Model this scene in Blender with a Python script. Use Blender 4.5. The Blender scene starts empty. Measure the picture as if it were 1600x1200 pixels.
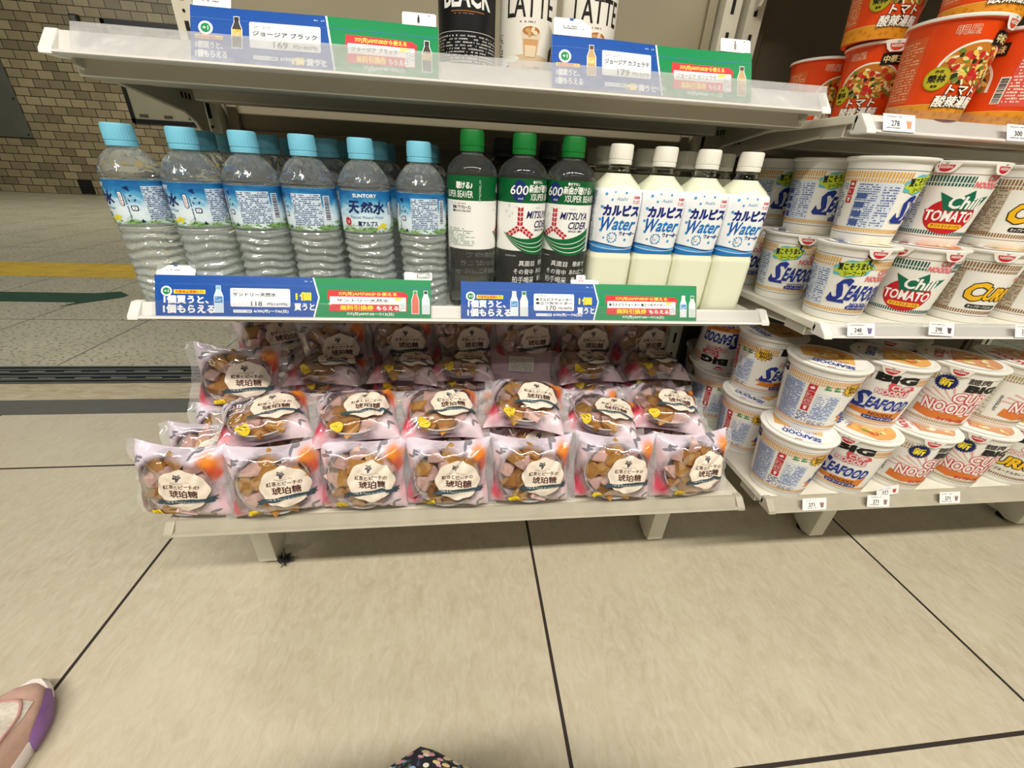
import bpy, bmesh, math, random
from mathutils import Vector, Matrix

S = bpy.context.scene
COL = S.collection
PI = math.pi
random.seed(7)

# ------------------------------------------------------------------ camera
def rz3(t): return Matrix.Rotation(t, 3, 'Z')
def rx3(t): return Matrix.Rotation(t, 3, 'X')
cd = bpy.data.cameras.new('camera')
cd.sensor_fit = 'HORIZONTAL'
cd.sensor_width = 36.0
cd.lens = 638.93 / 1600 * 36.0
cd.clip_start = 0.01
cam = bpy.data.objects.new('camera', cd)
COL.objects.link(cam)
cam.matrix_world = Matrix.Translation((0, 0, 0.70)) @ (rz3(-0.13478) @ rx3(1.08684) @ rz3(0.05446)).to_4x4()
S.camera = cam

# ------------------------------------------------------------------ world and lights
wd = bpy.data.worlds.new('station_light')
S.world = wd
wd.use_nodes = True
wb = wd.node_tree.nodes['Background']
wb.inputs[0].default_value = (0.88, 1.0, 0.84, 1)
wb.inputs[1].default_value = 0.04

def area(name, loc, rot, sx, sy, power, col):
    l = bpy.data.lights.new(name, 'AREA')
    l.shape = 'RECTANGLE'; l.size = sx; l.size_y = sy; l.energy = power; l.color = col
    o = bpy.data.objects.new(name, l); COL.objects.link(o)
    o.location = loc; o.rotation_euler = rot
    return o
# fluorescent rows of the shop ceiling, in front of the shelves (behind the photographer)
area('ceiling_tube_front', (0.15, -0.95, 2.62), (0, 0, 0), 4.6, 0.14, 100, (1.0, 0.945, 0.845))
area('ceiling_tube_rear', (0.2, -2.05, 2.62), (math.radians(-8), 0, 0), 4.4, 0.16, 20, (1.0, 0.945, 0.845))
# passage lights of the station beyond the shop
area('passage_light_near', (-1.75, 1.75, 2.75), (0, 0, 0), 1.2, 0.30, 9, (1.0, 0.95, 0.84))
area('passage_light_far', (-4.2, 5.2, 3.0), (math.radians(16), 0, 0), 5.0, 0.5, 66, (1.0, 0.96, 0.84))

S.view_settings.view_transform = 'Standard'
S.view_settings.look = 'None'
S.view_settings.gamma = 1
S.view_settings.use_curve_mapping = False
S.view_settings.exposure = 0.55
S.cycles.transparent_max_bounces = 32
S.cycles.max_bounces = 14
S.cycles.transmission_bounces = 14
S.cycles.sample_clamp_indirect = 6.0

# ------------------------------------------------------------------ materials
MATS = {}
def nodemat(name):
    m = bpy.data.materials.new(name); m.use_nodes = True
    nt = m.node_tree
    return m, nt, nt.nodes['Principled BSDF'], nt.nodes['Material Output']

def P(name, col, rough=0.45, metal=0.0, trans=0.0, ior=1.45, coat=0.0, spec=0.5, var=0.0, scale=30, sss=0.0):
    if name in MATS: return MATS[name]
    m, nt, b, out = nodemat(name)
    b.inputs['Base Color'].default_value = (*col, 1)
    b.inputs['Roughness'].default_value = rough
    b.inputs['Metallic'].default_value = metal
    b.inputs['Transmission Weight'].default_value = trans
    b.inputs['IOR'].default_value = ior
    b.inputs['Coat Weight'].default_value = coat
    b.inputs['Coat Roughness'].default_value = 0.08
    b.inputs['Specular IOR Level'].default_value = spec
    if var:
        tc = nt.nodes.new('ShaderNodeTexCoord'); nz = nt.nodes.new('ShaderNodeTexNoise')
        nz.inputs['Scale'].default_value = scale; nz.inputs['Detail'].default_value = 5
        rp = nt.nodes.new('ShaderNodeValToRGB')
        rp.color_ramp.elements[0].position = 0.3; rp.color_ramp.elements[1].position = 0.7
        rp.color_ramp.elements[0].color = (*[c * (1 - var) for c in col], 1)
        rp.color_ramp.elements[1].color = (*[min(1, c * (1 + var)) for c in col], 1)
        nt.links.new(tc.outputs['Object'], nz.inputs['Vector'])
        nt.links.new(nz.outputs['Fac'], rp.inputs['Fac'])
        nt.links.new(rp.outputs['Color'], b.inputs['Base Color'])
    MATS[name] = m
    return m

def srgb(r, g, b):
    f = lambda c: (c / 255 / 12.92) if c / 255 <= 0.04045 else ((c / 255 + 0.055) / 1.055) ** 2.4
    return (f(r), f(g), f(b))

INK = {}
def ink(*c, rough=0.4):
    """printed colour given in sRGB 0-255"""
    k = (c, rough)
    if k not in INK:
        INK[k] = P('print_%d_%d_%d' % c, srgb(*c), rough=rough, spec=0.4)
    return INK[k]

def clear_film(name, tint=(1, 1, 1), gloss=0.10, rough=0.06, facing=0.35, haze=0.0, bump=0.0, bscale=40):
    if name in MATS: return MATS[name]
    m = bpy.data.materials.new(name); m.use_nodes = True
    nt = m.node_tree; nt.nodes.clear()
    out = nt.nodes.new('ShaderNodeOutputMaterial')
    tr = nt.nodes.new('ShaderNodeBsdfTransparent'); tr.inputs[0].default_value = (*tint, 1)
    gl = nt.nodes.new('ShaderNodeBsdfGlossy'); gl.inputs['Roughness'].default_value = rough
    lw = nt.nodes.new('ShaderNodeLayerWeight'); lw.inputs['Blend'].default_value = facing
    mp = nt.nodes.new('ShaderNodeMapRange')
    mp.inputs['To Min'].default_value = gloss * 0.5; mp.inputs['To Max'].default_value = min(1, gloss * 5)
    nt.links.new(lw.outputs['Facing'], mp.inputs['Value'])
    mx = nt.nodes.new('ShaderNodeMixShader')
    nt.links.new(mp.outputs['Result'], mx.inputs[0]); nt.links.new(tr.outputs[0], mx.inputs[1]); nt.links.new(gl.outputs[0], mx.inputs[2])
    last = mx
    if haze:
        df = nt.nodes.new('ShaderNodeBsdfDiffuse'); df.inputs[0].default_value = (0.9, 0.9, 0.9, 1)
        m2 = nt.nodes.new('ShaderNodeMixShader'); m2.inputs[0].default_value = haze
        nt.links.new(mx.outputs[0], m2.inputs[1]); nt.links.new(df.outputs[0], m2.inputs[2]); last = m2
    if bump:
        nz = nt.nodes.new('ShaderNodeTexNoise'); nz.inputs['Scale'].default_value = bscale; nz.inputs['Detail'].default_value = 3
        tc = nt.nodes.new('ShaderNodeTexCoord'); nt.links.new(tc.outputs['Object'], nz.inputs['Vector'])
        bp = nt.nodes.new('ShaderNodeBump'); bp.inputs['Strength'].default_value = bump; bp.inputs['Distance'].default_value = 0.004
        nt.links.new(nz.outputs['Fac'], bp.inputs['Height'])
        nt.links.new(bp.outputs[0], gl.inputs['Normal']); nt.links.new(bp.outputs[0], lw.inputs['Normal'])
    nt.links.new(last.outputs[0], out.inputs[0])
    MATS[name] = m
    return m

M_steel = P('shelf_enamel', srgb(222, 219, 204), rough=0.38, var=0.05, scale=9)
M_steel_worn = P('worn_shelf_enamel', srgb(205, 200, 182), rough=0.45, var=0.10, scale=26)
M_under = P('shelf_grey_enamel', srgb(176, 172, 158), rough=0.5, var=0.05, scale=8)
M_panel = P('back_panel_enamel', srgb(138, 129, 106), rough=0.55, var=0.06, scale=5)
M_slot = P('slot_dark', (0.008, 0.008, 0.007), rough=0.8)
M_rail = P('price_rail_plastic', srgb(216, 212, 206), rough=0.3, var=0.04, scale=14)
M_endcap = P('end_cap_plastic', srgb(232, 230, 222), rough=0.35)
M_railclear = clear_film('price_rail_clear', gloss=0.06, rough=0.10, facing=0.4, haze=0.02, bump=0.25, bscale=24)
M_railglare = clear_film('price_rail_glare', gloss=0.14, rough=0.16, facing=0.4, haze=0.20, bump=0.25, bscale=24)  # clear cover with white haze mixed in to imitate reflected glare
M_rubber = P('black_rubber', (0.015, 0.016, 0.018), rough=0.7, var=0.3, scale=60)
M_white = P('cup_white', srgb(238, 236, 228), rough=0.38, coat=0.15)
M_pet = P('clear_pet', (0.97, 0.99, 0.98), rough=0.03, trans=1.0, ior=1.15, spec=0.6)
M_water = P('bottled_water', (0.95, 0.985, 0.975), rough=0.015, trans=0.92, ior=1.28, coat=0.3)
M_ribbed = P('ribbed_water_bottle', (0.90, 0.965, 0.94), rough=0.03, trans=0.76, ior=1.26, coat=0.6)
M_rail_worn = P('worn_rail_plastic', srgb(176, 169, 150), rough=0.4, var=0.08, scale=22)
M_capblue = P('light_blue_cap', srgb(120, 196, 222), rough=0.42)
M_capgreen = P('green_cap', srgb(17, 112, 44), rough=0.4)
M_capblack = P('black_cap', (0.012, 0.012, 0.014), rough=0.4)
M_capwhite = P('white_cap', srgb(236, 233, 222), rough=0.42)
M_milky = P('milky_drink', srgb(234, 236, 210), rough=0.16, coat=0.5)

# ------------------------------------------------------------------ helpers
def thing(name, label, cat, loc=(0, 0, 0), rot=(0, 0, 0), group=None):
    o = bpy.data.objects.new(name, None); COL.objects.link(o)
    o.empty_display_size = 0.02
    o.location = loc; o.rotation_euler = rot
    o['label'] = label; o['category'] = cat
    if group: o['group'] = group
    return o

def tag(o, label, cat, group=None):
    o['label'] = label; o['category'] = cat
    if group: o['group'] = group
    return o

def structure(o):
    o['kind'] = 'structure'
    return o

def dup(root, label, loc, rot=(0, 0, 0), group=None, scale=None):
    r = root.copy(); COL.objects.link(r)
    r.location = loc; r.rotation_euler = rot; r['label'] = label
    if scale: r.scale = (scale,) * 3
    if group: r['group'] = group
    for ch in list(root.children):
        c = ch.copy(); COL.objects.link(c); c.parent = r
        for g in ch.children:
            d = g.copy(); COL.objects.link(d); d.parent = c
    return r

class MB:
    def __init__(s):
        s.v = []; s.f = []; s.m = []; s.mats = []
    def mi(s, mat):
        if mat not in s.mats: s.mats.append(mat)
        return s.mats.index(mat)
    def add(s, verts, faces, mat):
        b = len(s.v); k = s.mi(mat)
        s.v += [tuple(p) for p in verts]
        for f in faces: s.f.append([b + i for i in f]); s.m.append(k)
        return s
    def box(s, x0, x1, y0, y1, z0, z1, mat):
        v = [(x0, y0, z0), (x1, y0, z0), (x1, y1, z0), (x0, y1, z0), (x0, y0, z1), (x1, y0, z1), (x1, y1, z1), (x0, y1, z1)]
        return s.add(v, [(0, 3, 2, 1), (4, 5, 6, 7), (0, 1, 5, 4), (1, 2, 6, 5), (2, 3, 7, 6), (3, 0, 4, 7)], mat)
    def prism(s, pts, axis, a, b, mat):
        """pts: outline; axis 'x': (y,z), 'y': (x,z), 'z': (x,y)"""
        n = len(pts)
        def p3(p, t):
            return {'x': (t, p[0], p[1]), 'y': (p[0], t, p[1]), 'z': (p[0], p[1], t)}[axis]
        v = [p3(p, a) for p in pts] + [p3(p, b) for p in pts]
        f = [list(range(n))[::-1], list(range(n, 2 * n))] + [(i, (i + 1) % n, n + (i + 1) % n, n + i) for i in range(n)]
        return s.add(v, f, mat)
    def lathe(s, prof, n, mat, rfun=None, cx=0, cy=0, closed=True):
        v = []; f = []
        for (r, z) in prof:
            for k in range(n):
                t = 2 * PI * k / n
                rr = rfun(r, z, t) if rfun else r
                v.append((cx + rr * math.cos(t), cy + rr * math.sin(t), z))
        for i in range(len(prof) - 1):
            for k in range(n):
                k2 = (k + 1) % n
                f.append((i * n + k, i * n + k2, (i + 1) * n + k2, (i + 1) * n + k))
        if closed:
            f.append(list(range(n))[::-1]); L = (len(prof) - 1) * n
            f.append([L + k for k in range(n)])
        return s.add(v, f, mat)
    def tube(s, pts, r, mat, n=8):
        pts = [Vector(p) for p in pts]; v = []; f = []
        for i, p in enumerate(pts):
            d = (pts[min(i + 1, len(pts) - 1)] - pts[max(i - 1, 0)]).normalized()
            a = d.orthogonal().normalized(); b = d.cross(a)
            if i and (a.dot(pa) < 0.2):
                a = (pa - d * pa.dot(d)).normalized(); b = d.cross(a)
            pa = a
            for k in range(n):
                t = 2 * PI * k / n
                v.append(p + (a * math.cos(t) + b * math.sin(t)) * r)
        for i in range(len(pts) - 1):
            for k in range(n):
                k2 = (k + 1) % n
                f.append((i * n + k, i * n + k2, (i + 1) * n + k2, (i + 1) * n + k))
        f.append(list(range(n))[::-1]); L = (len(pts) - 1) * n; f.append([L + k for k in range(n)])
        return s.add(v, f, mat)
    def build(s, name, parent=None, smooth=False, bevel=0.0, loc=None, sharp=40):
        me = bpy.data.meshes.new(name)
        me.from_pydata(s.v, [], s.f)
        for m in s.mats: me.materials.append(m)
        me.polygons.foreach_set('material_index', s.m)
        bm = bmesh.new(); bm.from_mesh(me)
        bmesh.ops.recalc_face_normals(bm, faces=bm.faces)
        if bevel:
            ed = [e for e in bm.edges if len(e.link_faces) == 2 and e.calc_face_angle(0) > 0.5]
            bmesh.ops.bevel(bm, geom=ed, offset=bevel, segments=2, affect='EDGES', profile=0.6, clamp_overlap=True)
        bm.to_mesh(me); bm.free()
        if smooth:
            me.polygons.foreach_set('use_smooth', [True] * len(me.polygons))
            if sharp: me.set_sharp_from_angle(angle=math.radians(sharp))
        o = bpy.data.objects.new(name, me); COL.objects.link(o)
        if parent: o.parent = parent
        if loc: o.location = loc
        return o

# ------------------------------------------------------------------ flat artwork that is wrapped on surfaces
_TX = {}
def text_mesh(body, bold=0.0):
    """glyph triangles of one line of the built-in font, scaled to a 1 x 1 box"""
    k = (body, bold)
    if k in _TX: return _TX[k]
    cu = bpy.data.curves.new('glyphs', 'FONT')
    cu.body = body; cu.resolution_u = 2; cu.offset = bold
    ob = bpy.data.objects.new('glyphs', cu); COL.objects.link(ob)
    dg = bpy.context.evaluated_depsgraph_get()
    ev = ob.evaluated_get(dg); me = ev.to_mesh()
    v = [(p.co.x, p.co.y) for p in me.vertices]; f = [tuple(q.vertices) for q in me.polygons]
    ev.to_mesh_clear()
    bpy.data.objects.remove(ob); bpy.data.curves.remove(cu)
    xs = [p[0] for p in v]; ys = [p[1] for p in v]
    x0, x1, y0, y1 = min(xs), max(xs), min(ys), max(ys)
    v = [((x - x0) / max(1e-6, x1 - x0) - 0.5, (y - y0) / max(1e-6, y1 - y0) - 0.5) for x, y in v]
    _TX[k] = (v, f, (x1 - x0) / max(1e-6, y1 - y0))
    return _TX[k]

class Art:
    """2D print in millimetres; layers stack outwards"""
    def __init__(s):
        s.v = []; s.f = []; s.m = []; s.mats = []; s.n = 0
    def _add(s, pts, faces, mat, L):
        s.n += 1; L = L + 0.022 * (s.n % 40)          # nothing printed shares a plane with its neighbour
        if mat not in s.mats: s.mats.append(mat)
        k = s.mats.index(mat); b = len(s.v)
        s.v += [(x, y, L) for x, y in pts]
        for f in faces: s.f.append([b + i for i in f]); s.m.append(k)
    def rect(s, x0, y0, x1, y1, mat, L=0):
        s._add([(x0, y0), (x1, y0), (x1, y1), (x0, y1)], [(0, 1, 2, 3)], mat, L)
    def poly(s, pts, mat, L=0):
        s._add(pts, [list(range(len(pts)))], mat, L)
    def oval(s, cx, cy, rx, ry, mat, L=0, n=28, rot=0, wob=0, k=5, ph=0):
        c, sn = math.cos(rot), math.sin(rot); pts = []
        for i in range(n):
            t = 2 * PI * i / n; q = 1 + wob * math.cos(k * t + ph)
            x, y = rx * q * math.cos(t), ry * q * math.sin(t)
            pts.append((cx + x * c - y * sn, cy + x * sn + y * c))
        s.poly(pts, mat, L)
    def burst(s, cx, cy, r0, r1, n, mat, L=0, sy=1.0):
        s.poly([(cx + (r1 if i % 2 else r0) * math.cos(PI * i / n), cy + sy * (r1 if i % 2 else r0) * math.sin(PI * i / n)) for i in range(2 * n)], mat, L)
    def round_rect(s, x0, y0, x1, y1, r, mat, L=0):
        pts = []
        for (cx, cy, a) in ((x1 - r, y0 + r, -90), (x1 - r, y1 - r, 0), (x0 + r, y1 - r, 90), (x0 + r, y0 + r, 180)):
            for i in range(5):
                t = math.radians(a + 22.5 * i); pts.append((cx + r * math.cos(t), cy + r * math.sin(t)))
        s.poly(pts, mat, L)
    def text(s, body, cx, cy, w, h, mat, L=1, bold=0.0, shear=0.0, rot=0.0, spread=0.0, arc=0.0):
        """one line filling the box w x h; spread dilates the strokes by drawing shifted copies"""
        v, f, asp = text_mesh(body, bold)
        if not w: w = h * asp
        c, sn = math.cos(rot), math.sin(rot)
        sh = [(0, 0)] if not spread else [(0, 0)] + [(spread * math.cos(i * PI / 4), spread * math.sin(i * PI / 4)) for i in range(8)]
        for dx, dy in sh:
            pts = []
            for x, y in v:
                X = x * w + shear * y * h + dx; Y = y * h + dy + arc * (1 - (2 * x) ** 2)
                pts.append((cx + X * c - Y * sn, cy + X * sn + Y * c))
            s._add(pts, f, mat, L)
    def fine(s, x0, y0, x1, y1, mat, L=1, pitch=2.2, hgt=1.1, seed=1, fill=0.78):
        """rows of illegibly small print"""
        rg = random.Random(seed); y = y1 - pitch
        while y >= y0:
            x = x0
            end = x1 - (rg.random() * 0.35 * (x1 - x0) if rg.random() < 0.3 else 0)
            while x < end:
                w = min(rg.uniform(0.7, 2.4), end - x)
                if rg.random() < fill: s.rect(x, y, x + w, y + hgt * rg.uniform(0.7, 1.05), mat, L)
                x += w + rg.uniform(0.25, 0.7)
            y -= pitch
    def ticks(s, u0, u1, v0, v1, mat, pitch=3.0, duty=0.55, L=1):
        u = u0
        while u < u1:
            s.rect(u, v0, min(u + pitch * duty, u1), v1, mat, L); u += pitch
    def barcode(s, x0, y0, x1, y1, mat, bg, L=1, seed=3):
        rg = random.Random(seed); s.rect(x0 - 1, y0 - 1, x1 + 1, y1 + 1, bg, L)
        if x1 - x0 > y1 - y0:
            x = x0
            while x < x1:
                w = rg.choice((0.35, 0.6, 0.9)); s.rect(x, y0, min(x + w, x1), y1, mat, L + 1); x += w + rg.choice((0.4, 0.7))
        else:
            y = y0
            while y < y1:
                w = rg.choice((0.5, 0.8, 1.2)); s.rect(x0, y, x1, min(y + w, y1), mat, L + 1); y += w + rg.choice((0.5, 0.9))
    def build(s, name, mapf, parent=None, cut_u=None, cut_v=None, lift=0.00012, smooth=True):
        """mapf(u_m, v_m) -> (point, normal); u, v in metres"""
        me = bpy.data.meshes.new(name)
        me.from_pydata(s.v, [], s.f)
        for m in s.mats: me.materials.append(m)
        me.polygons.foreach_set('material_index', s.m)
        bm = bmesh.new(); bm.from_mesh(me)
        for cuts, ax in ((cut_u, 0), (cut_v, 1)):
            if not cuts: continue
            lo = min(v[ax] for v in s.v); hi = max(v[ax] for v in s.v)
            t = math.ceil(lo / cuts) * cuts + 1e-4
            while t < hi:
                fs = [f for f in bm.faces if min(v.co[ax] for v in f.verts) < t - 1e-5 and max(v.co[ax] for v in f.verts) > t + 1e-5]
                if fs:
                    geom = set(fs)
                    for f in fs: geom.update(f.edges); geom.update(f.verts)
                    no = (1, 0, 0) if ax == 0 else (0, 1, 0); co = (t, 0, 0) if ax == 0 else (0, t, 0)
                    bmesh.ops.bisect_plane(bm, geom=list(geom), dist=1e-6, plane_co=co, plane_no=no)
                t += cuts
        for f in bm.faces:
            if f.normal.z < 0: f.normal_flip()
        for v in bm.verts:
            p, n = mapf(v.co.x / 1000, v.co.y / 1000)
            v.co = Vector(p) + Vector(n) * (0.0002 + lift * v.co.z)
        bm.to_mesh(me); bm.free()
        if smooth: me.polygons.foreach_set('use_smooth', [True] * len(me.polygons))
        o = bpy.data.objects.new(name, me); COL.objects.link(o)
        if parent: o.parent = parent
        return o

def cone_map(r0, r1, h, z0=0.0, extra=0.0):
    """wrap on a cone standing on z0: radius r0 below, r1 at height h; u = 0 faces -y"""
    rm = (r0 + r1) / 2; sl = (r1 - r0) / h
    def f(u, v):
        r = r0 + sl * v + extra; t = u / rm - PI / 2
        n = Vector((math.cos(t), math.sin(t), -sl)).normalized()
        return (r * math.cos(t), r * math.sin(t), z0 + v), n
    return f

def flat_map(o, ux, uy):
    o = Vector(o); ux = Vector(ux).normalized(); uy = Vector(uy).normalized(); n = ux.cross(uy)
    return lambda u, v: (o + ux * u + uy * v, n)

# ------------------------------------------------------------------ setting
def mth(nt, op, a, b=None, c=None):
    n = nt.nodes.new('ShaderNodeMath'); n.operation = op
    for i, q in enumerate((a, b, c)):
        if q is None: continue
        if isinstance(q, (int, float)): n.inputs[i].default_value = q
        else: nt.links.new(q, n.inputs[i])
    return n.outputs[0]

def line_mask(nt, coord, origin, period, width):
    t = mth(nt, 'DIVIDE', mth(nt, 'SUBTRACT', coord, origin), period)
    d = mth(nt, 'ABSOLUTE', mth(nt, 'SUBTRACT', mth(nt, 'FRACT', mth(nt, 'ADD', t, 0.5)), 0.5))
    return mth(nt, 'LESS_THAN', mth(nt, 'MULTIPLY', d, period), width / 2)

def mixc(nt, fac, a, b):
    n = nt.nodes.new('ShaderNodeMix'); n.data_type = 'RGBA'
    for i, q in ((0, fac), (6, a), (7, b)):
        if isinstance(q, tuple): n.inputs[i].default_value = (*q, 1)
        elif isinstance(q, (int, float)): n.inputs[i].default_value = q
        else: nt.links.new(q, n.inputs[i])
    return n.outputs[2]

def noise(nt, vec, scale, detail=4, rough=0.55, lo=0.35, hi=0.65, dist=0.0, stretch=None):
    if stretch:
        mp = nt.nodes.new('ShaderNodeMapping'); mp.inputs['Scale'].default_value = stretch[0]; mp.inputs['Rotation'].default_value = (0, 0, stretch[1])
        nt.links.new(vec, mp.inputs['Vector']); vec = mp.outputs[0]
    n = nt.nodes.new('ShaderNodeTexNoise'); n.inputs['Scale'].default_value = scale; n.inputs['Detail'].default_value = detail
    n.inputs['Roughness'].default_value = rough; n.inputs['Distortion'].default_value = dist
    nt.links.new(vec, n.inputs['Vector'])
    r = nt.nodes.new('ShaderNodeMapRange'); r.inputs['From Min'].default_value = lo; r.inputs['From Max'].default_value = hi
    nt.links.new(n.outputs['Fac'], r.inputs['Value'])
    return r.outputs[0]

def coords(nt):
    tc = nt.nodes.new('ShaderNodeTexCoord'); sx = nt.nodes.new('ShaderNodeSeparateXYZ')
    nt.links.new(tc.outputs['Object'], sx.inputs[0])
    return tc.outputs['Object'], sx.outputs

def shop_floor_mat():
    m, nt, b, out = nodemat('beige_stone_tile')
    v, xyz = coords(nt)
    n1 = noise(nt, v, 9, 6, 0.6, 0.32, 0.68)
    n2 = noise(nt, v, 70, 6, 0.65, 0.30, 0.70, dist=1.2, stretch=((1, 0.45, 1), 0.5))
    n3 = noise(nt, v, 1.7, 3, 0.5, 0.3, 0.7)
    c = mixc(nt, n1, srgb(177, 165, 139), srgb(190, 181, 154))
    c = mixc(nt, mth(nt, 'MULTIPLY', n2, 0.75), c, srgb(208, 200, 180))
    c = mixc(nt, mth(nt, 'MULTIPLY', n3, 0.28), c, srgb(188, 171, 152))
    # scuffs and dirt
    d = noise(nt, v, 5.5, 8, 0.7, 0.60, 0.78)
    c = mixc(nt, mth(nt, 'MULTIPLY', d, 0.22), c, srgb(140, 124, 98))
    g = mth(nt, 'MAXIMUM', line_mask(nt, xyz[0], 0.139, 0.732, 0.0055), line_mask(nt, xyz[1], 0.2065, 0.6985, 0.0055))
    c = mixc(nt, g, c, srgb(44, 36, 30))
    nt.links.new(c, b.inputs['Base Color'])
    nt.links.new(mth(nt, 'ADD', mth(nt, 'MULTIPLY', n2, 0.10), mth(nt, 'ADD', 0.30, mth(nt, 'MULTIPLY', g, 0.4))), b.inputs['Roughness'])
    b.inputs['Specular IOR Level'].default_value = 0.45
    bp = nt.nodes.new('ShaderNodeBump'); bp.inputs['Strength'].default_value = 0.10; bp.inputs['Distance'].default_value = 0.002
    nt.links.new(n2, bp.inputs['Height']); nt.links.new(bp.outputs[0], b.inputs['Normal'])
    return m

def granite_mat():
    m, nt, b, out = nodemat('speckled_granite')
    v, xyz = coords(nt)
    sp = noise(nt, v, 62, 3, 0.6, 0.565, 0.60, stretch=((1, 1.6, 1), 0.2))
    n1 = noise(nt, v, 4, 4, 0.6, 0.3, 0.7)
    c = mixc(nt, n1, srgb(172, 166, 142), srgb(190, 184, 160))
    c = mixc(nt, mth(nt, 'MULTIPLY', sp, 0.85), c, srgb(84, 76, 60))
    g = mth(nt, 'MAXIMUM', line_mask(nt, xyz[0], -1.922, 0.4825, 0.006), line_mask(nt, xyz[1], 1.978, 1.62, 0.006))
    c = mixc(nt, g, c, srgb(62, 56, 44))
    nt.links.new(c, b.inputs['Base Color']); b.inputs['Roughness'].default_value = 0.42
    return m

def wall_tile_mat():
    m, nt, b, out = nodemat('grey_beige_wall_tile')
    v, xyz = coords(nt)
    cb = nt.nodes.new('ShaderNodeCombineXYZ'); nt.links.new(xyz[0], cb.inputs[0]); nt.links.new(xyz[2], cb.inputs[1])
    br = nt.nodes.new('ShaderNodeTexBrick')
    br.offset = 0.5; br.squash = 1
    br.inputs['Scale'].default_value = 1; br.inputs['Brick Width'].default_value = 0.197; br.inputs['Row Height'].default_value = 0.108
    br.inputs['Mortar Size'].default_value = 0.0055; br.inputs['Mortar Smooth'].default_value = 0.15
    br.inputs['Color1'].default_value = (*srgb(176, 160, 126), 1); br.inputs['Color2'].default_value = (*srgb(128, 116, 90), 1)
    br.inputs['Mortar'].default_value = (*srgb(30, 26, 18), 1)
    nt.links.new(cb.outputs[0], br.inputs['Vector'])
    n1 = noise(nt, v, 3.0, 5, 0.6, 0.3, 0.7)
    c = mixc(nt, mth(nt, 'MULTIPLY', n1, 0.25), br.outputs['Color'], srgb(96, 86, 62))
    nt.links.new(c, b.inputs['Base Color']); b.inputs['Roughness'].default_value = 0.4
    bp = nt.nodes.new('ShaderNodeBump'); bp.inputs['Strength'].default_value = 0.4; bp.inputs['Distance'].default_value = 0.004; bp.invert = True
    nt.links.new(br.outputs['Fac'], bp.inputs['Height']); nt.links.new(bp.outputs[0], b.inputs['Normal'])
    return m

structure(MB().box(-4.2, 3.4, -3.2, 1.154, -0.05, 0, shop_floor_mat()).build('floor'))
M_gran = granite_mat()
structure(MB().box(-13, 4, 1.488, 7.95, -0.05, 0, M_gran).build('floor_passage'))
structure(MB().box(-13, 4, 1.154, 1.24, -0.05, 0.0004, P('dark_threshold_stone', srgb(74, 74, 66), rough=0.4, var=0.12, scale=30)).build('trim_1'))
def strip_mat():
    m, nt, b, out = nodemat('streaked_beige_stone')
    v, xyz = coords(nt)
    n = noise(nt, v, 26, 6, 0.7, 0.35, 0.68, dist=1.0, stretch=((0.5, 2.2, 1), 0.1))
    nt.links.new(mixc(nt, n, srgb(160, 144, 112), srgb(208, 194, 160)), b.inputs['Base Color']); b.inputs['Roughness'].default_value = 0.4
    return m
structure(MB().box(-13, 4, 1.24, 1.349, -0.05, 0, strip_mat()).build('trim_2'))
# shutter rail let into the floor: dark metal with two rows of slots
rl = MB(); M_dkm = P('dark_rail_metal', srgb(64, 68, 66), rough=0.35, metal=0.6, var=0.2, scale=20)
M_brt = P('bright_worn_metal', srgb(190, 192, 186), rough=0.3, metal=0.8)
rl.box(-13, 4, 1.349, 1.488, -0.05, -0.004, M_dkm)
for y in (1.349, 1.372, 1.398, 1.424, 1.450, 1.474):
    rl.box(-13, 4, y, y + 0.013, -0.004, 0.001, M_dkm)
for k in range(36):
    x = -3.4 + k * 0.11
    rl.box(x, x + 0.05, 1.3895, 1.3925, -0.004, 0.0004, M_brt); rl.box(x + 0.04, x + 0.09, 1.4405, 1.4435, -0.004, 0.0004, M_brt)
rl.box(-13, 4, 1.482, 1.488, -0.004, 0.0015, M_brt)
structure(rl.build('trim_3'))
# tactile guide strip
tp = MB(); M_yel = P('tactile_yellow', srgb(214, 174, 0), rough=0.45, var=0.16, scale=12)
tp.box(-13, 4, 2.735, 3.095, -0.01, 0.0015, M_yel)
for i in range(4):
    y = 2.78 + i * 0.078
    tp.prism([(y, 0.0015), (y + 0.034, 0.0015), (y + 0.026, 0.006), (y + 0.008, 0.006)], 'x', -13, 4, M_yel)
structure(tp.build('floor_tactile_paving'))
# green arrow on the passage floor
ar = MB(); M_arr = P('green_floor_paint', srgb(4, 66, 44), rough=0.6, spec=0.2, var=0.15, scale=18)
ar.prism([(-4.2, 2.235), (-1.925, 2.235), (-1.95, 2.165), (-1.78, 2.33), (-1.775, 2.37), (-1.86, 2.44), (-1.955, 2.40), (-4.2, 2.40)], 'z', 0.0002, 0.0012, M_arr)
tag(ar.build('floor_arrow'), 'dark green arrow painted on the passage floor before the yellow strip', 'floor marking')

structure(MB().box(-13, 4, 7.95, 8.1, -0.05, 3.6, wall_tile_mat()).build('wall_back'))
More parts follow.
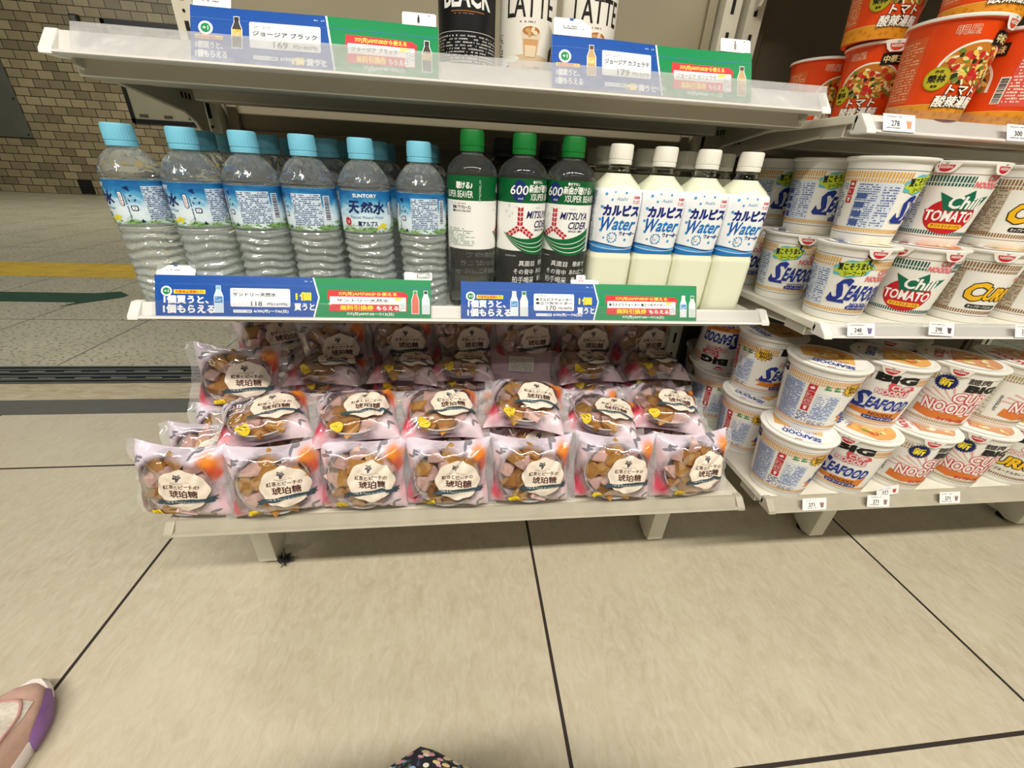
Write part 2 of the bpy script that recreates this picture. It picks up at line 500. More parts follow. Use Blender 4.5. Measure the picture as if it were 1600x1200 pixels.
# wall fittings
M_pan = P('grey_wall_panel', srgb(96, 96, 88), rough=0.45, var=0.08, scale=6)
ap = MB(); ap.box(-7.9, -6.405, 7.925, 7.949, 0.76, 2.3, M_pan)
a = ap.build('access_panel', bevel=0.003)
tag(a, 'plain dark grey metal panel on the tiled wall at far left', 'panel')
for (x, z) in ((-6.44, 0.80), (-6.44, 1.25), (-6.44, 1.75), (-7.4, 0.80)):
    sc_ = MB(); sc_.lathe([(0.012, 0), (0.012, 0.006), (0.006, 0.008)], 10, M_slot)
    sc_.v = [(x + px, 7.9255 - pz, z + py) for px, py, pz in sc_.v]
    sc_.build('screw', a, smooth=True)
bd = thing('notice_board', 'pale board in a black frame on the tiled wall behind the shelf bracket', 'board', (-4.1, 7.95, 1.65))
MB().box(-0.80, 0.80, -0.012, -0.001, -0.57, 0.57, P('board_face', srgb(150, 146, 122), rough=0.5, var=0.06, scale=4)).build('board_face', bd)
fr = MB(); M_bfr = P('black_frame', (0.01, 0.01, 0.011), rough=0.4)
for b4 in ((-0.84, 0.84, 0.555, 0.61), (-0.84, 0.84, -0.61, -0.555), (-0.84, -0.79, -0.61, 0.61), (0.79, 0.84, -0.61, 0.61)):
    fr.box(b4[0], b4[1], -0.03, -0.001, b4[2], b4[3], M_bfr)
fr.build('frame', bd)
for i in range(5):
    for z in (-0.51, 0.51):
        MB().box(-0.72 + i * 0.34, -0.60 + i * 0.34, -0.016, -0.012, z - 0.02, z + 0.02, P('clip_grey', srgb(70, 66, 54), rough=0.5)).build('clip', bd)
vt = thing('wall_vent', 'small dark floor-level opening at the foot of the tiled wall', 'vent', (-5.945, 7.95, 0.115))
MB().box(-0.10, 0.10, -0.008, -0.001, -0.10, 0.10, M_slot).build('opening', vt)
lv = MB()
for i in range(5): lv.box(-0.09, 0.09, -0.014, -0.008, -0.085 + i * 0.04, -0.075 + i * 0.04, M_bfr)
lv.build('grille', vt)
cb_ = MB().box(-0.05, 0.05, -0.05, -0.001, -0.05, 0.05, M_bfr).box(-0.035, 0.035, -0.06, -0.05, -0.035, 0.035, M_pan)
tag(cb_.build('junction_box', bevel=0.004, loc=(-5.25, 7.95, 2.23)), 'small dark box on the tiled wall above the shelf tip', 'box')

# ------------------------------------------------------------------ gondolas and shelves
def upright(root, x, y, zt=1.5):
    b = MB(); w = 0.0145
    b.box(x - w, x + w, y, y + 0.036, 0.0, zt, M_steel_worn)
    for k in range(int((zt - 0.12) / 0.05)):
        z = 0.10 + k * 0.05
        b.box(x - 0.0030, x + 0.0030, y - 0.0004, y + 0.002, z, z + 0.026, M_slot)
        if k % 3 == 0: b.lathe([(0.0022, 0), (0.0022, 0.001)], 8, M_slot)
        if k % 3 == 0:
            for i in range(len(b.v) - 16, len(b.v)):
                px, py, pz = b.v[i]; b.v[i] = (x + px, y - 0.0006 + pz, z + 0.038 + py)
    return b.build('upright', root)

def base_leg(root, x, w, yf, yb=0.86):
    b = MB()
    b.prism([(yf, 0.012), (yf + 0.022, 0.006), (yf + 0.050, 0.018), (yf + 0.068, 0.045), (yf + 0.070, 0.075), (yf + 0.050, 0.115), (yf + 0.046, 0.150), (yb, 0.150), (yb, 0.196), (yf - 0.06, 0.196), (yf - 0.055, 0.178), (yf - 0.004, 0.150)], 'x', x - w, x + w, M_steel)
    l = b.build('base_leg', root, bevel=0.002)
    f = MB(); f.lathe([(0.013, 0), (0.013, 0.006), (0.006, 0.008), (0.006, 0.02)], 16, M_rubber, cx=x, cy=yf + 0.035)
    f.build('levelling_foot', l, smooth=True)
    for sd in (-1, 1):
        s = MB(); s.lathe([(0.007, 0), (0.007, 0.003), (0.004, 0.005)], 12, M_dkm)
        s.v = [(x + sd * (w + pz), yf + 0.055 + px, 0.055 + py) for px, py, pz in s.v]
        s.build('bolt', l, smooth=True)

def gondola(label, x0, x1, legs, yfoot, back_x, M_panel=M_panel):
    g = thing('gondola_frame', label, 'shelving frame', (0, 0, 0))
    upright(g, x0 + 0.0145, 0.863); upright(g, x1 - 0.0145, 0.863)
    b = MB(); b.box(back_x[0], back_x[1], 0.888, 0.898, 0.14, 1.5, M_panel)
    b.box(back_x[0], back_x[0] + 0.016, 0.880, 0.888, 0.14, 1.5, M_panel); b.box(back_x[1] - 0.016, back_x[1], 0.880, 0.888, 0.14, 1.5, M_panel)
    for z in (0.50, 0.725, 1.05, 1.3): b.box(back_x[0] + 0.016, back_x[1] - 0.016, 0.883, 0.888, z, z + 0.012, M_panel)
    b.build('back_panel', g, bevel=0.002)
    for x in legs: base_leg(g, x, 0.0165, yfoot)
    return g
gondola('white slotted shelving frame that carries the drinks and the candy bags', -0.43, 0.4735, (-0.374, 0.4055), 0.58, (-0.395, 0.44))
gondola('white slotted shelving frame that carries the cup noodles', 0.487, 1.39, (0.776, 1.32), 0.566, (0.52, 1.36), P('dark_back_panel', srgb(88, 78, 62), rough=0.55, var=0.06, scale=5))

def bracket_mesh(x, yf, yb, z):
    b = MB(); L = yb - yf
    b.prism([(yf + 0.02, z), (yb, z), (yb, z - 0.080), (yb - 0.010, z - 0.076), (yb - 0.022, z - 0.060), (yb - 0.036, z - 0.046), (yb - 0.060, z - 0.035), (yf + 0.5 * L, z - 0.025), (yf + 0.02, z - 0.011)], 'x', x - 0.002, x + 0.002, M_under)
    b.tube([(x, yf + 0.02, z - 0.011), (x, yf + 0.5 * L, z - 0.025), (x, yb - 0.060, z - 0.035), (x, yb - 0.036, z - 0.046), (x, yb - 0.022, z - 0.060), (x, yb - 0.010, z - 0.076)], 0.0024, M_steel, 6)
    for dy in (0.035, 0.045, 0.055): b.box(x - 0.0024, x + 0.0024, yb - dy - 0.005, yb - dy, z - 0.018, z - 0.010, M_slot)
    return b

def make_shelf(label, x0, x1, yf, zt, rail_lo, rail_hi, film_hi, mat=None, base=False, tilt=0.25, film=None):
    s = thing('shelf', label, 'shelf', ((x0 + x1) / 2, yf, zt))
    ox, oy, oz = s.location
    mat = mat or M_steel
    yb = 0.858; zr = rail_lo - zt; zh = rail_hi - zt; hw = (x1 - x0) / 2; D = yb - yf
    b = MB()
    b.box(-hw, hw, 0.012, D, -0.004, 0, mat)                         # sheet
    b.box(-hw, hw, 0.0105, 0.0145, zr + 0.002, -0.001, mat)             # folded front
    b.box(-hw, -hw + 0.004, 0.01, D, -0.010, -0.002, mat); b.box(hw - 0.004, hw, 0.01, D, -0.010, -0.002, mat)
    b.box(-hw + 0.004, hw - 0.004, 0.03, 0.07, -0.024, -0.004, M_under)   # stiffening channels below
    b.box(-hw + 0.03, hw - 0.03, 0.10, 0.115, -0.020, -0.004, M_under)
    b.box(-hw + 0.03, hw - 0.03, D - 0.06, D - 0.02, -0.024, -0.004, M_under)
    b.build('plate', s, bevel=0.0012)
    # price rail: sloping plastic channel on the front edge
    r = MB()
    sl = 0.49
    R = lambda q, z: (q + sl * (z - zr), z)
    r.prism([(0.0105, zr), (0.0145, zh - 0.001), R(0.002, zh), R(-0.0005, zh), R(-0.0030, zr + 0.0035), R(-0.0095, zr + 0.0035), R(-0.0105, zr + 0.001), (-0.008, zr)], 'x', -hw + 0.012, hw - 0.012, M_rail_worn if base else M_rail)
    r.build('price_rail', s)
    if film_hi:
        fh = film_hi - zt
        f = MB()
        f.prism([R(-0.0090, zr + 0.0037), R(-0.0097, zr + 0.0037), R(-0.0097, fh), R(-0.0090, fh)], 'x', -hw + 0.03, hw - 0.006, film or M_railclear)
        f.build('clear_cover', s)
    for sx in (-1, 1):
        e = MB(); xa = sx * hw; xb = sx * (hw - 0.013)
        e.prism([(0.016, zr - 0.001), (0.016, zh + 0.001), R(-0.002, zh + 0.001), R(-0.0105, zr + 0.004), (-0.0105, zr - 0.001)], 'x', min(xa, xb), max(xa, xb), M_rail_worn if base else M_endcap)
        e.build('end_cap', s, bevel=0.0015)
    if not base:
        for sx in (-1, 1):
            q = bracket_mesh(sx * (hw - 0.010), 0.0, D, -0.004)
            q.build('bracket', s)
    return s
make_shelf('top white shelf under the coffee bottles', -0.43, 0.4735, 0.590, 0.793, 0.783, 0.806, 0.813, film=M_railglare)
make_shelf('upper white shelf of the drinks frame, above the coffee bottles', -0.43, 0.4735, 0.660, 1.250, 1.240, 1.263, 1.27)
make_shelf('upper shelf of the noodle frame, above the orange cups', 0.487, 1.39, 0.560, 1.040, 1.030, 1.053, 1.06)
make_shelf('middle white shelf under the water, cider and white drink bottles', -0.43, 0.4735, 0.566, 0.512, 0.5045, 0.522, 0.5265)
make_shelf('low white base shelf under the candy bags', -0.43, 0.4735, 0.475, 0.222, 0.2075, 0.2225, None, mat=M_steel_worn, base=True)
make_shelf('top shelf under the orange noodle cups', 0.487, 1.39, 0.539, 0.7805, 0.760, 0.780, 0.788)
make_shelf('middle shelf under the smaller white noodle cups', 0.487, 1.39, 0.479, 0.531, 0.5165, 0.532, 0.5365)
make_shelf('low base shelf under the large white noodle cups', 0.487, 1.39, 0.444, 0.243, 0.2285, 0.2445, None, base=True)

# ------------------------------------------------------------------ drinks
def lerp_prof(pts, n):
    out = []
    for (r0, z0), (r1, z1) in zip(pts[:-1], pts[1:]):
        for i in range(n): out.append((r0 + (r1 - r0) * i / n, z0 + (z1 - z0) * i / n))
    out.append(pts[-1]); return out

def screw_cap(root, r, z0, z1, mat, ring=True):
    b = MB(); n = 60
    rf = lambda rr, z, t: rr + (0.00028 * math.cos(30 * t) if z0 + 0.006 < z < z1 - 0.002 and rr > r * 0.9 else 0)
    b.lathe([(r * 0.80, z0 - 0.0), (r, z0), (r, z0 + 0.0045), (r * 0.955, z0 + 0.0050), (r * 0.955, z0 + 0.0056), (r * 0.985, z0 + 0.0062), (r * 0.985, z0 + 0.0066), (r * 0.965, z1 - 0.0025), (r * 0.93, z1 - 0.0006), (r * 0.86, z1), (0.001, z1)], n, mat, rf)
    return b.build('cap', root, smooth=True, sharp=35)

M_wlabel = None
def water_label_mat():
    m, nt, b, out = nodemat('water_label_print')
    v, xyz = coords(nt)
    r = nt.nodes.new('ShaderNodeMapRange'); r.inputs['From Min'].default_value = 0.104; r.inputs['From Max'].default_value = 0.1535
    n = noise(nt, v, 85, 5, 0.6, 0.2, 0.8, dist=0.6, stretch=((0.6, 0.6, 1.3), 0))
    z2 = mth(nt, 'ADD', xyz[2], mth(nt, 'MULTIPLY', mth(nt, 'SUBTRACT', n, 0.5), 0.020))
    nt.links.new(z2, r.inputs['Value'])
    cr = nt.nodes.new('ShaderNodeValToRGB'); e = cr.color_ramp.elements
    e[0].position = 0.0; e[0].color = (*srgb(120, 160, 96), 1)
    e[1].position = 1.0; e[1].color = (*srgb(28, 96, 160), 1)
    for p, c in ((0.06, srgb(150, 176, 140)), (0.12, srgb(214, 232, 240)), (0.32, srgb(226, 240, 248)), (0.50, srgb(190, 222, 240)), (0.66, srgb(96, 172, 214)), (0.80, srgb(44, 128, 186))):
        q = e.new(p); q.color = (*c, 1)
    nt.links.new(r.outputs[0], cr.inputs[0]); nt.links.new(cr.outputs[0], b.inputs['Base Color'])
    b.inputs['Roughness'].default_value = 0.3; b.inputs['Coat Weight'].default_value = 0.3
    return m

def make_water(label):
    t = thing('water_bottle', label, 'bottle', group='water bottles on the middle shelf')
    prof = [(0.012, 0.004), (0.024, 0.0012), (0.0285, 0.0006), (0.0312, 0.003), (0.0322, 0.007)]
    z = 0.0075
    while z < 0.0985: prof.append((0.0318, z)); z += 0.0013
    prof += [(0.0322, 0.0992), (0.0312, 0.101), (0.0312, 0.1028), (0.0326, 0.1042), (0.0326, 0.1532), (0.0312, 0.1545), (0.0313, 0.1565), (0.0326, 0.158)]
    prof += [(0.0322, 0.1625), (0.0302, 0.1685), (0.0270, 0.1745), (0.0225, 0.180), (0.0172, 0.1850), (0.0135, 0.1872), (0.0130, 0.1885), (0.0150, 0.1893), (0.0150, 0.1900)]
    def rf(r, z, t_):
        if 0.0075 <= z <= 0.0985:
            e = min(1, (z - 0.0075) / 0.01, (0.0985 - z) / 0.006)
            w = math.sin(2 * PI * z / 0.0105 + 1.3 * math.sin(2 * t_ + z * 60) + 0.6 * math.sin(5 * t_ - 90 * z))
            waist = -0.0012 * math.exp(-((z - 0.062) / 0.02) ** 2)
            return r + e * (0.0013 * w + waist + 0.0003 * math.sin(7 * t_ + 200 * z))
        if 0.160 < z < 0.186:
            k = (z - 0.160) / 0.026
            tri = abs(((t_ * 6 / (2 * PI) + k * 1.5) % 1) - 0.5) * 2
            tri2 = abs(((t_ * 6 / (2 * PI) - k * 1.5) % 1) - 0.5) * 2
            return r - 0.0030 * math.sin(PI * k) * max(tri, tri2) ** 2 + 0.0008
        return r
    b = MB(); b.lathe(prof, 72, M_water, rf); kr = b.mi(M_ribbed)
    for i_, f_ in enumerate(b.f):
        if sum(b.v[q][2] for q in f_) / len(f_) < 0.1015: b.m[i_] = kr
    b.build('bottle_body', t, smooth=True, sharp=13)
    screw_cap(t, 0.0158, 0.1892, 0.2125, M_capblue)
    # printed label
    global M_wlabel
    M_wlabel = M_wlabel or water_label_mat()
    A = Art(); W = 102.5
    A.rect(-W, 0, W, 49, M_wlabel, 0)
    nv = ink(26, 40, 96); wh = ink(240, 244, 246); yl = ink(228, 214, 40); gn = ink(96, 150, 60)
    rg = random.Random(5)
    for i in range(70):                                              # leaves along the lower edge
        u = rg.uniform(-W, W - 2); A.oval(u, rg.uniform(0.8, 4.5), rg.uniform(1, 2.6), 0.8, rg.choice((gn, ink(70, 120, 46), ink(140, 176, 90))), 1, 10, rot=rg.uniform(-0.8, 0.8))
    for u0 in (-68, 18):
        for du, dv in ((0, 7), (4, 5), (-4, 5.5), (2, 9), (6, 8)): A.oval(u0 + du, dv, 2.3, 1.9, yl, 2, 12, wob=0.15)
    # front
    A.text('SUNTORY', 0, 43.6, 29, 4.0, wh, 2, spread=0.22)
    A.text('天', -15, 30, 13.5, 14, nv, 3, spread=0.55, shear=0.12)
    A.text('然', 1.5, 30.5, 14, 12, nv, 3, spread=0.45, shear=0.12)
    A.text('水', 17, 29.5, 15, 14, nv, 3, spread=0.55, shear=0.12)
    A.text('Natural Mineral Water', 1, 18.2, 43, 3.6, ink(70, 130, 170), 2)
    A.text('南アルプス', 1, 10.5, 24, 6.0, nv, 3, spread=0.2)
    A.text('from The Southern Alps', 1, 4.6, 24, 1.4, nv, 3)
    A.oval(-25.5, 12.5, 5, 5, ink(196, 40, 52), 2, 20); A.fine(-28.5, 10, -22.5, 14.6, wh, 3, 2, 1, seed=9)
    # information side with barcode
    A.rect(56, 6, 92, 43, ink(206, 222, 238), 1)
    A.fine(56.5, 6, 91.5, 43, ink(66, 84, 128), 2, 2.3, 1.3, seed=4)
    A.barcode(95.5, 12, 102, 40, nv, wh, 2)
    # recycling marks between front and information
    A.poly([(38, 41), (44, 43), (44.5, 37)], nv, 2)
    for a_ in range(3):
        c0 = a_ * 2.094; A.poly([(44 + 4.2 * math.cos(c0 + d), 29 + 4.2 * math.sin(c0 + d)) for d in (1.2, 1.8, 2.0)] + [(44 + 3 * math.cos(c0 + d), 29 + 3 * math.sin(c0 + d)) for d in (2.0, 1.2)], nv, 2)
    A.round_rect(41, 15.5, 48, 21.5, 1.5, nv, 2); A.round_rect(42, 16.5, 47, 20.5, 1, wh, 3); A.text('プ', 44.5, 18.5, 3, 3, nv, 4)
    A.round_rect(31, 21, 36, 37, 2, nv, 2); A.round_rect(31.7, 21.7, 35.3, 36.3, 1.5, wh, 3); A.fine(32.3, 22.5, 34.7, 35.5, ink(160, 60, 70), 4, 1.8, 1)
    A.poly([(46, 2.4), (51, 2.4), (48.5, 6.5)], nv, 3)
    A.fine(37.5, 6, 39.0, 34, nv, 2, 1.6, 1)
    A.build('printed_label', cone_map(0.0327, 0.0327, 0.049, 0.1045), t, cut_u=4.0)
    return t

def feather_arrow(A, cx, cy, ang, L0, L1, w, mat, L):
    """one of three arrow shafts with slanted feathers"""
    c, s = math.cos(ang), math.sin(ang)
    def R(x, y): return (cx + x * c - y * s, cy + x * s + y * c)
    n = 4; st = (L1 - L0) / n
    for i in range(n):
        x = L0 + i * st
        for sg in (-1, 1):
            A.poly([R(x, sg * 0.35), R(x + st * 0.8, sg * 0.35), R(x + st * 0.8 + 1.4, sg * w), R(x + 1.4, sg * w)], mat, L)

def make_cider(label):
    t = thing('cider_bottle', label, 'bottle', group='green capped cider bottles')
    b = MB()
    prof = lerp_prof([(0.010, 0.006), (0.020, 0.0016), (0.026, 0.0005), (0.031, 0.002), (0.0333, 0.008), (0.0335, 0.02), (0.0335, 0.085), (0.0331, 0.0875), (0.0331, 0.1765), (0.0335, 0.178)], 3)
    prof += [(0.0331, 0.181), (0.0318, 0.1855), (0.0292, 0.1902), (0.0250, 0.1950), (0.0200, 0.1985), (0.0160, 0.2005), (0.0138, 0.2022), (0.0130, 0.2035), (0.0155, 0.2045), (0.0155, 0.2053)]
    def rf(r, z, t_):
        return r - (0.0008 * abs(math.sin(2.5 * t_)) ** 6 if z < 0.004 else 0) - (0.00025 * (1 + math.cos(24 * t_)) if 0.02 < z < 0.08 else 0)
    b.lathe(prof, 96, M_cider, rf); b.build('bottle_body', t, smooth=True, sharp=30)
    screw_cap(t, 0.0156, 0.2050, 0.229, M_capgreen)
    A = Art(); W = 105
    gd = ink(8, 92, 46); wh = ink(242, 242, 238); nv = ink(34, 36, 92); rd = ink(190, 34, 48)
    A.rect(-W, 0, W, 62, wh, 0); A.rect(-W, 61, W, 90, gd, 0)
    # front at u = 0 : 600 roundel left, SUPER BEAVER to the right, arrows, name, swoosh
    A.oval(-9, 75, 9.5, 13, ink(24, 48, 110), 1, 28)
    A.text('600', -9, 76.5, 24, 11.5, wh, 2, bold=0.012, shear=0.12); A.text('ml', -7, 66.5, 6, 3, wh, 2)
    A.text('書き下ろし', 17, 86.2, 16, 3.4, wh, 1, spread=0.15); A.text('新曲が聴ける♪', 25, 78.6, 42, 9.4, wh, 1, spread=0.22, shear=0.1)
    A.text('X', 8, 68.5, 4, 8, wh, 1); A.text('SUPER BEAVER', 33, 68.5, 46, 8.2, wh, 1, bold=0.012)
    A.text('Asahi', 19, 56, 9, 3, ink(200, 206, 210), 1)
    for i, (bx, by) in enumerate(((-22, 57), (-26, 50), (-17, 48), (-21, 44), (-12, 56))): A.oval(bx, by, 2.0 - 0.2 * i, 2.0 - 0.2 * i, ink(214, 218, 222), 1, 14)
    for a_ in (90, 214, 326): feather_arrow(A, -6, 31, math.radians(a_), 1.2, 25 if a_ == 90 else 22, 3.6, rd, 1)
    A.text('MITSUYA', 23, 47, 40, 9.4, nv, 2, bold=0.02, shear=0.22); A.text('CIDER', 28.5, 35, 28, 9.4, nv, 2, bold=0.02, shear=0.22)
    A.text('SINCE 1884', 25, 27.5, 20, 2.6, nv, 2, bold=0.015)
    def edge(k, u):                                                  # k = 0 upper edge of the swoosh, 1 lower edge
        q = (u + 30) / 78
        up = 24 - 38 * q + 46 * q * q; lo = 24 - 92 * q + 72 * q * q
        return up + (lo - up) * k
    def sw(k0, k1, mat, L):
        for n_ in range(26):
            ua, ub = -30 + n_ * 3, -27 + n_ * 3
            A.poly([(ua, edge(k1, ua)), (ub, edge(k1, ub)), (ub, max(edge(k0, ub), edge(k1, ub) + 0.02)), (ua, max(edge(k0, ua), edge(k1, ua) + 0.02))], mat, L)
    sw(0, 1, ink(12, 104, 52), 2)
    for k in (0.30, 0.55, 0.80): sw(k, k + 0.04, wh, 3)
    # back
    A.text('聴ける♪', -72, 79, 22, 8, wh, 1, spread=0.35, shear=0.1); A.text('SUPER BEAVER', -80, 68.5, 40, 8.2, wh, 1, bold=0.012)
    A.text('新曲「アプローズ」', -76, 53, 26, 4.2, ink(30, 30, 34), 1, spread=0.12); A.text('関連コンテンツはこちら!', -76, 48.5, 26, 2.6, ink(30, 30, 34), 1, spread=0.1)
    A.fine(-92, 56.5, -60, 59, ink(150, 60, 60), 1, 2, 0.9)
    A.fine(-98, 2, -58, 28, ink(140, 170, 150), 1, 2.6, 1.5, seed=8)
    A.fine(-52, 58, -49, 86, ink(190, 214, 196), 1, 2.0, 1.1)
    A.build('printed_label', cone_map(0.0333, 0.0333, 0.09, 0.0870), t, cut_u=4.0)
    # white lettering printed straight on the clear bottle
    B = Art(); wt = ink(226, 228, 226)
    for i, (s_, u, w, h, m2) in enumerate((('真面目', 7, 24, 7.5, 0), ('懸命で', 38, 22, 7.5, 0), ('その背中', 3, 30, 7.5, 0), ('あればこそ', 38, 30, 7, 0), ('拍手喝采', 3, 33, 9, 0), ('輝くよなぁ', 42, 30, 8, 0))):
        B.text(s_, u, 70 - 11.5 * (i // 2), w, h, wt, 0, spread=0.06, rot=-0.03)
    B.text('三ツ矢サイダー', -17, 80, 17, 2.6, wt, 0)
    B.build('white_lettering', cone_map(0.0337, 0.0337, 0.09, 0.0), t, cut_u=3.0)
    return t

M_cider = P('clear_soda', (0.94, 0.965, 0.945), rough=0.02, trans=0.972, ior=1.30)
M_cola = P('dark_soda', (0.010, 0.008, 0.007), rough=0.08, coat=0.6)

def make_dark_bottle(label):
    t = thing('dark_drink_bottle', label, 'bottle', group='black capped bottles behind the ciders')
    b = MB()
    prof = lerp_prof([(0.010, 0.006), (0.026, 0.0005), (0.031, 0.002), (0.0333, 0.008), (0.0335, 0.17)], 4) + [(0.0318, 0.1805), (0.0275, 0.189), (0.020, 0.1965), (0.0150, 0.1995), (0.0130, 0.2015), (0.0150, 0.2025), (0.0150, 0.2035)]
    b.lathe(prof, 64, M_cola); b.build('bottle_body', t, smooth=True, sharp=30)
    screw_cap(t, 0.0156, 0.2032, 0.226, M_capblack)
    A = Art(); A.rect(-104, 0, 104, 60, ink(26, 24, 24), 0); A.rect(-104, 54, 104, 60, ink(60, 52, 40), 1); A.fine(-20, 10, 20, 48, ink(120, 116, 108), 1, 3, 1.6)
    A.build('printed_label', cone_map(0.0337, 0.0337, 0.06, 0.10), t, cut_u=5)
    return t

def rsq(s, rc, n=7):
    """rounded square outline, starting at the middle of the -y side, counter-clockwise, with arc length"""
    pts = [(0, -s)]
    for (cx, cy, a) in ((s - rc, -(s - rc), -90), (s - rc, s - rc, 0), (-(s - rc), s - rc, 90), (-(s - rc), -(s - rc), 180)):
        for i in range(n + 1):
            t = math.radians(a + 90 * i / n); pts.append((cx + rc * math.cos(t), cy + rc * math.sin(t)))
    return pts

def white_drink_s(z):
    pts = ((0.0, 0.0275), (0.004, 0.0305), (0.012, 0.0322), (0.080, 0.0326), (0.084, 0.0316), (0.088, 0.0305), (0.096, 0.0306), (0.120, 0.0322), (0.150, 0.0330), (0.168, 0.0328), (0.176, 0.0295), (0.186, 0.0205), (0.192, 0.0150), (0.198, 0.0128), (0.2005, 0.0128))
    for (z0, s0), (z1, s1) in zip(pts[:-1], pts[1:]):
        if z <= z1: return (s0 + (s1 - s0) * (z - z0) / (z1 - z0)) * (0.95 if z < 0.190 else 1)
    return pts[-1][1]
def white_drink_rc(z):
    s = white_drink_s(z)
    if z < 0.165: return min(0.0125, s * 0.42)
    return s * (0.42 + 0.58 * min(1, (z - 0.165) / 0.02))

def make_white_drink(label):
    t = thing('white_drink_bottle', label, 'bottle', group='white milky drink bottles')
    def skin(zs, mat, name, cap0=True, cap1=True):
        b = MB(); v = []; f = []; n = len(rsq(0.03, 0.01))
        for z in zs: v += [(x, y, z) for x, y in rsq(white_drink_s(z), white_drink_rc(z))]
        for i in range(len(zs) - 1):
            for k in range(n): f.append((i * n + k, i * n + (k + 1) % n, (i + 1) * n + (k + 1) % n, (i + 1) * n + k))
        if cap0: f.append(list(range(n))[::-1])
        if cap1: f.append([(len(zs) - 1) * n + k for k in range(n)])
        b.add(v, f, mat); return b.build(name, t, smooth=True, sharp=32)
    zs = [0, 0.0015, 0.004, 0.008, 0.012, 0.03, 0.055, 0.078, 0.080, 0.082, 0.084, 0.086, 0.088, 0.092, 0.096, 0.11, 0.12, 0.135, 0.15, 0.16, 0.168, 0.172, 0.176, 0.181, 0.186, 0.189]
    skin(zs, M_milky, 'bottle_body')
    skin([0.1892, 0.192, 0.195, 0.198, 0.2005], M_pet, 'clear_neck')
    b = MB(); b.lathe([(0.0128, 0.1965), (0.0160, 0.1972), (0.0160, 0.1985), (0.0128, 0.1990)], 40, M_pet, closed=False); b.build('neck_ring', t, smooth=True)
    screw_cap(t, 0.0158, 0.2000, 0.224, M_capwhite)
    A = Art(); W = 119
    wh = ink(240, 243, 246); nv = ink(26, 40, 120); bl = ink(32, 118, 190); lb = ink(70, 160, 214); rd = ink(214, 84, 96)
    A.rect(-W, 0, W, 83, wh, 0)
    rg = random.Random(2)
    for (u, v_, r) in ((-22, 76, 1.9), (-13, 69, 1.7), (-26, 60, 2.0), (-27, 44, 1.9), (-24, 30, 2.2), (6, 78, 1.6), (-19, 20, 1.6), (20, 26, 1.7), (15, 18, 2.0), (-10, 78.5, 1.2)): A.oval(u, v_, r, r, lb, 1, 16)
    A.text('Asahi', 1, 70.5, 15, 4, ink(80, 150, 200), 1, shear=0.15)
    A.text('乳酸菌', 22, 73, 9, 3.4, rd, 1, spread=0.1); A.text('すっきり', 22, 68, 10, 3, rd, 1, spread=0.1); A.rect(17, 65.6, 27, 66.1, rd, 1)
    A.text('カルピス', 2.5, 56, 52, 13, nv, 2, spread=0.75, bold=0.01)
    A.text('W', -17, 38.5, 18, 17, ink(24, 92, 172), 2, spread=0.5, shear=0.25); A.text('ater', 9.5, 37.5, 32, 13, bl, 2, spread=0.55, shear=0.28)
    A.text('ウォーター', 17, 26.5, 25, 5.4, nv, 2, spread=0.25)
    for i in range(12):
        a_ = i * PI / 6; A.oval(-6 + 7 * math.cos(a_), 20.5 + 6.4 * math.sin(a_), 0.9 + 0.35 * (i % 3), 0.9 + 0.35 * (i % 3), (nv, bl, lb)[i % 3], 2, 10)
    A.fine(-10.5, 17.5, -1.5, 24, nv, 2, 2.6, 1.1)
    def wave(y, amp, th, mat, L, ph):
        for k in range(int(2 * W / 3)):
            u = -W + 3 * k; f = lambda q: y + amp * math.sin(q / 17 + ph)
            lo = lambda q: max(0, f(q) - th)
            A.poly([(u, lo(u)), (u + 3, lo(u + 3)), (u + 3, max(f(u + 3), lo(u + 3) + 0.01)), (u, max(f(u), lo(u) + 0.01))], mat, L)
    wave(12, 3.6, 13, ink(74, 158, 216), 1, -2.6); wave(13.5, 3.4, 2.0, wh, 2, -2.3); wave(10.0, 3.0, 1.3, nv, 3, -2.9); wave(6.5, 2.4, 9, ink(34, 118, 192), 2, -2.0); wave(7.2, 2.4, 0.8, wh, 4, -1.7)
    for s_ in (-1, 1):                                               # side panels of small print
        u0 = -84 if s_ < 0 else 38
        A.fine(u0, 28, u0 + 46, 80, ink(96, 110, 150), 1, 2.3, 1.2, seed=11 + s_)
        A.round_rect(u0 + 30, 12, u0 + 44, 40, 1, nv, 2); A.round_rect(u0 + 30.6, 12.6, u0 + 43.4, 39.4, 0.8, wh, 3); A.fine(u0 + 32, 14, u0 + 42.5, 38, ink(60, 70, 120), 4, 2.2, 1.1, seed=5)
    def smap(u, v):
        z = 0.088 + v; o = rsq(white_drink_s(z) + 0.0004, white_drink_rc(z) + 0.0004); n = len(o)
        per = sum(math.dist(o[i], o[(i + 1) % n]) for i in range(n)); q = (u / 0.238 * per) % per
        for i in range(n):
            d = math.dist(o[i], o[(i + 1) % n])
            if q <= d: break
            q -= d
        a_, b_ = o[i], o[(i + 1) % n]; k = q / d if d else 0
        tx, ty = (b_[0] - a_[0]) / d, (b_[1] - a_[1]) / d
        return (a_[0] + (b_[0] - a_[0]) * k, a_[1] + (b_[1] - a_[1]) * k, z), Vector((ty, -tx, 0))
    A.build('printed_label', smap, t, cut_u=2.0, cut_v=8.0)
    return t

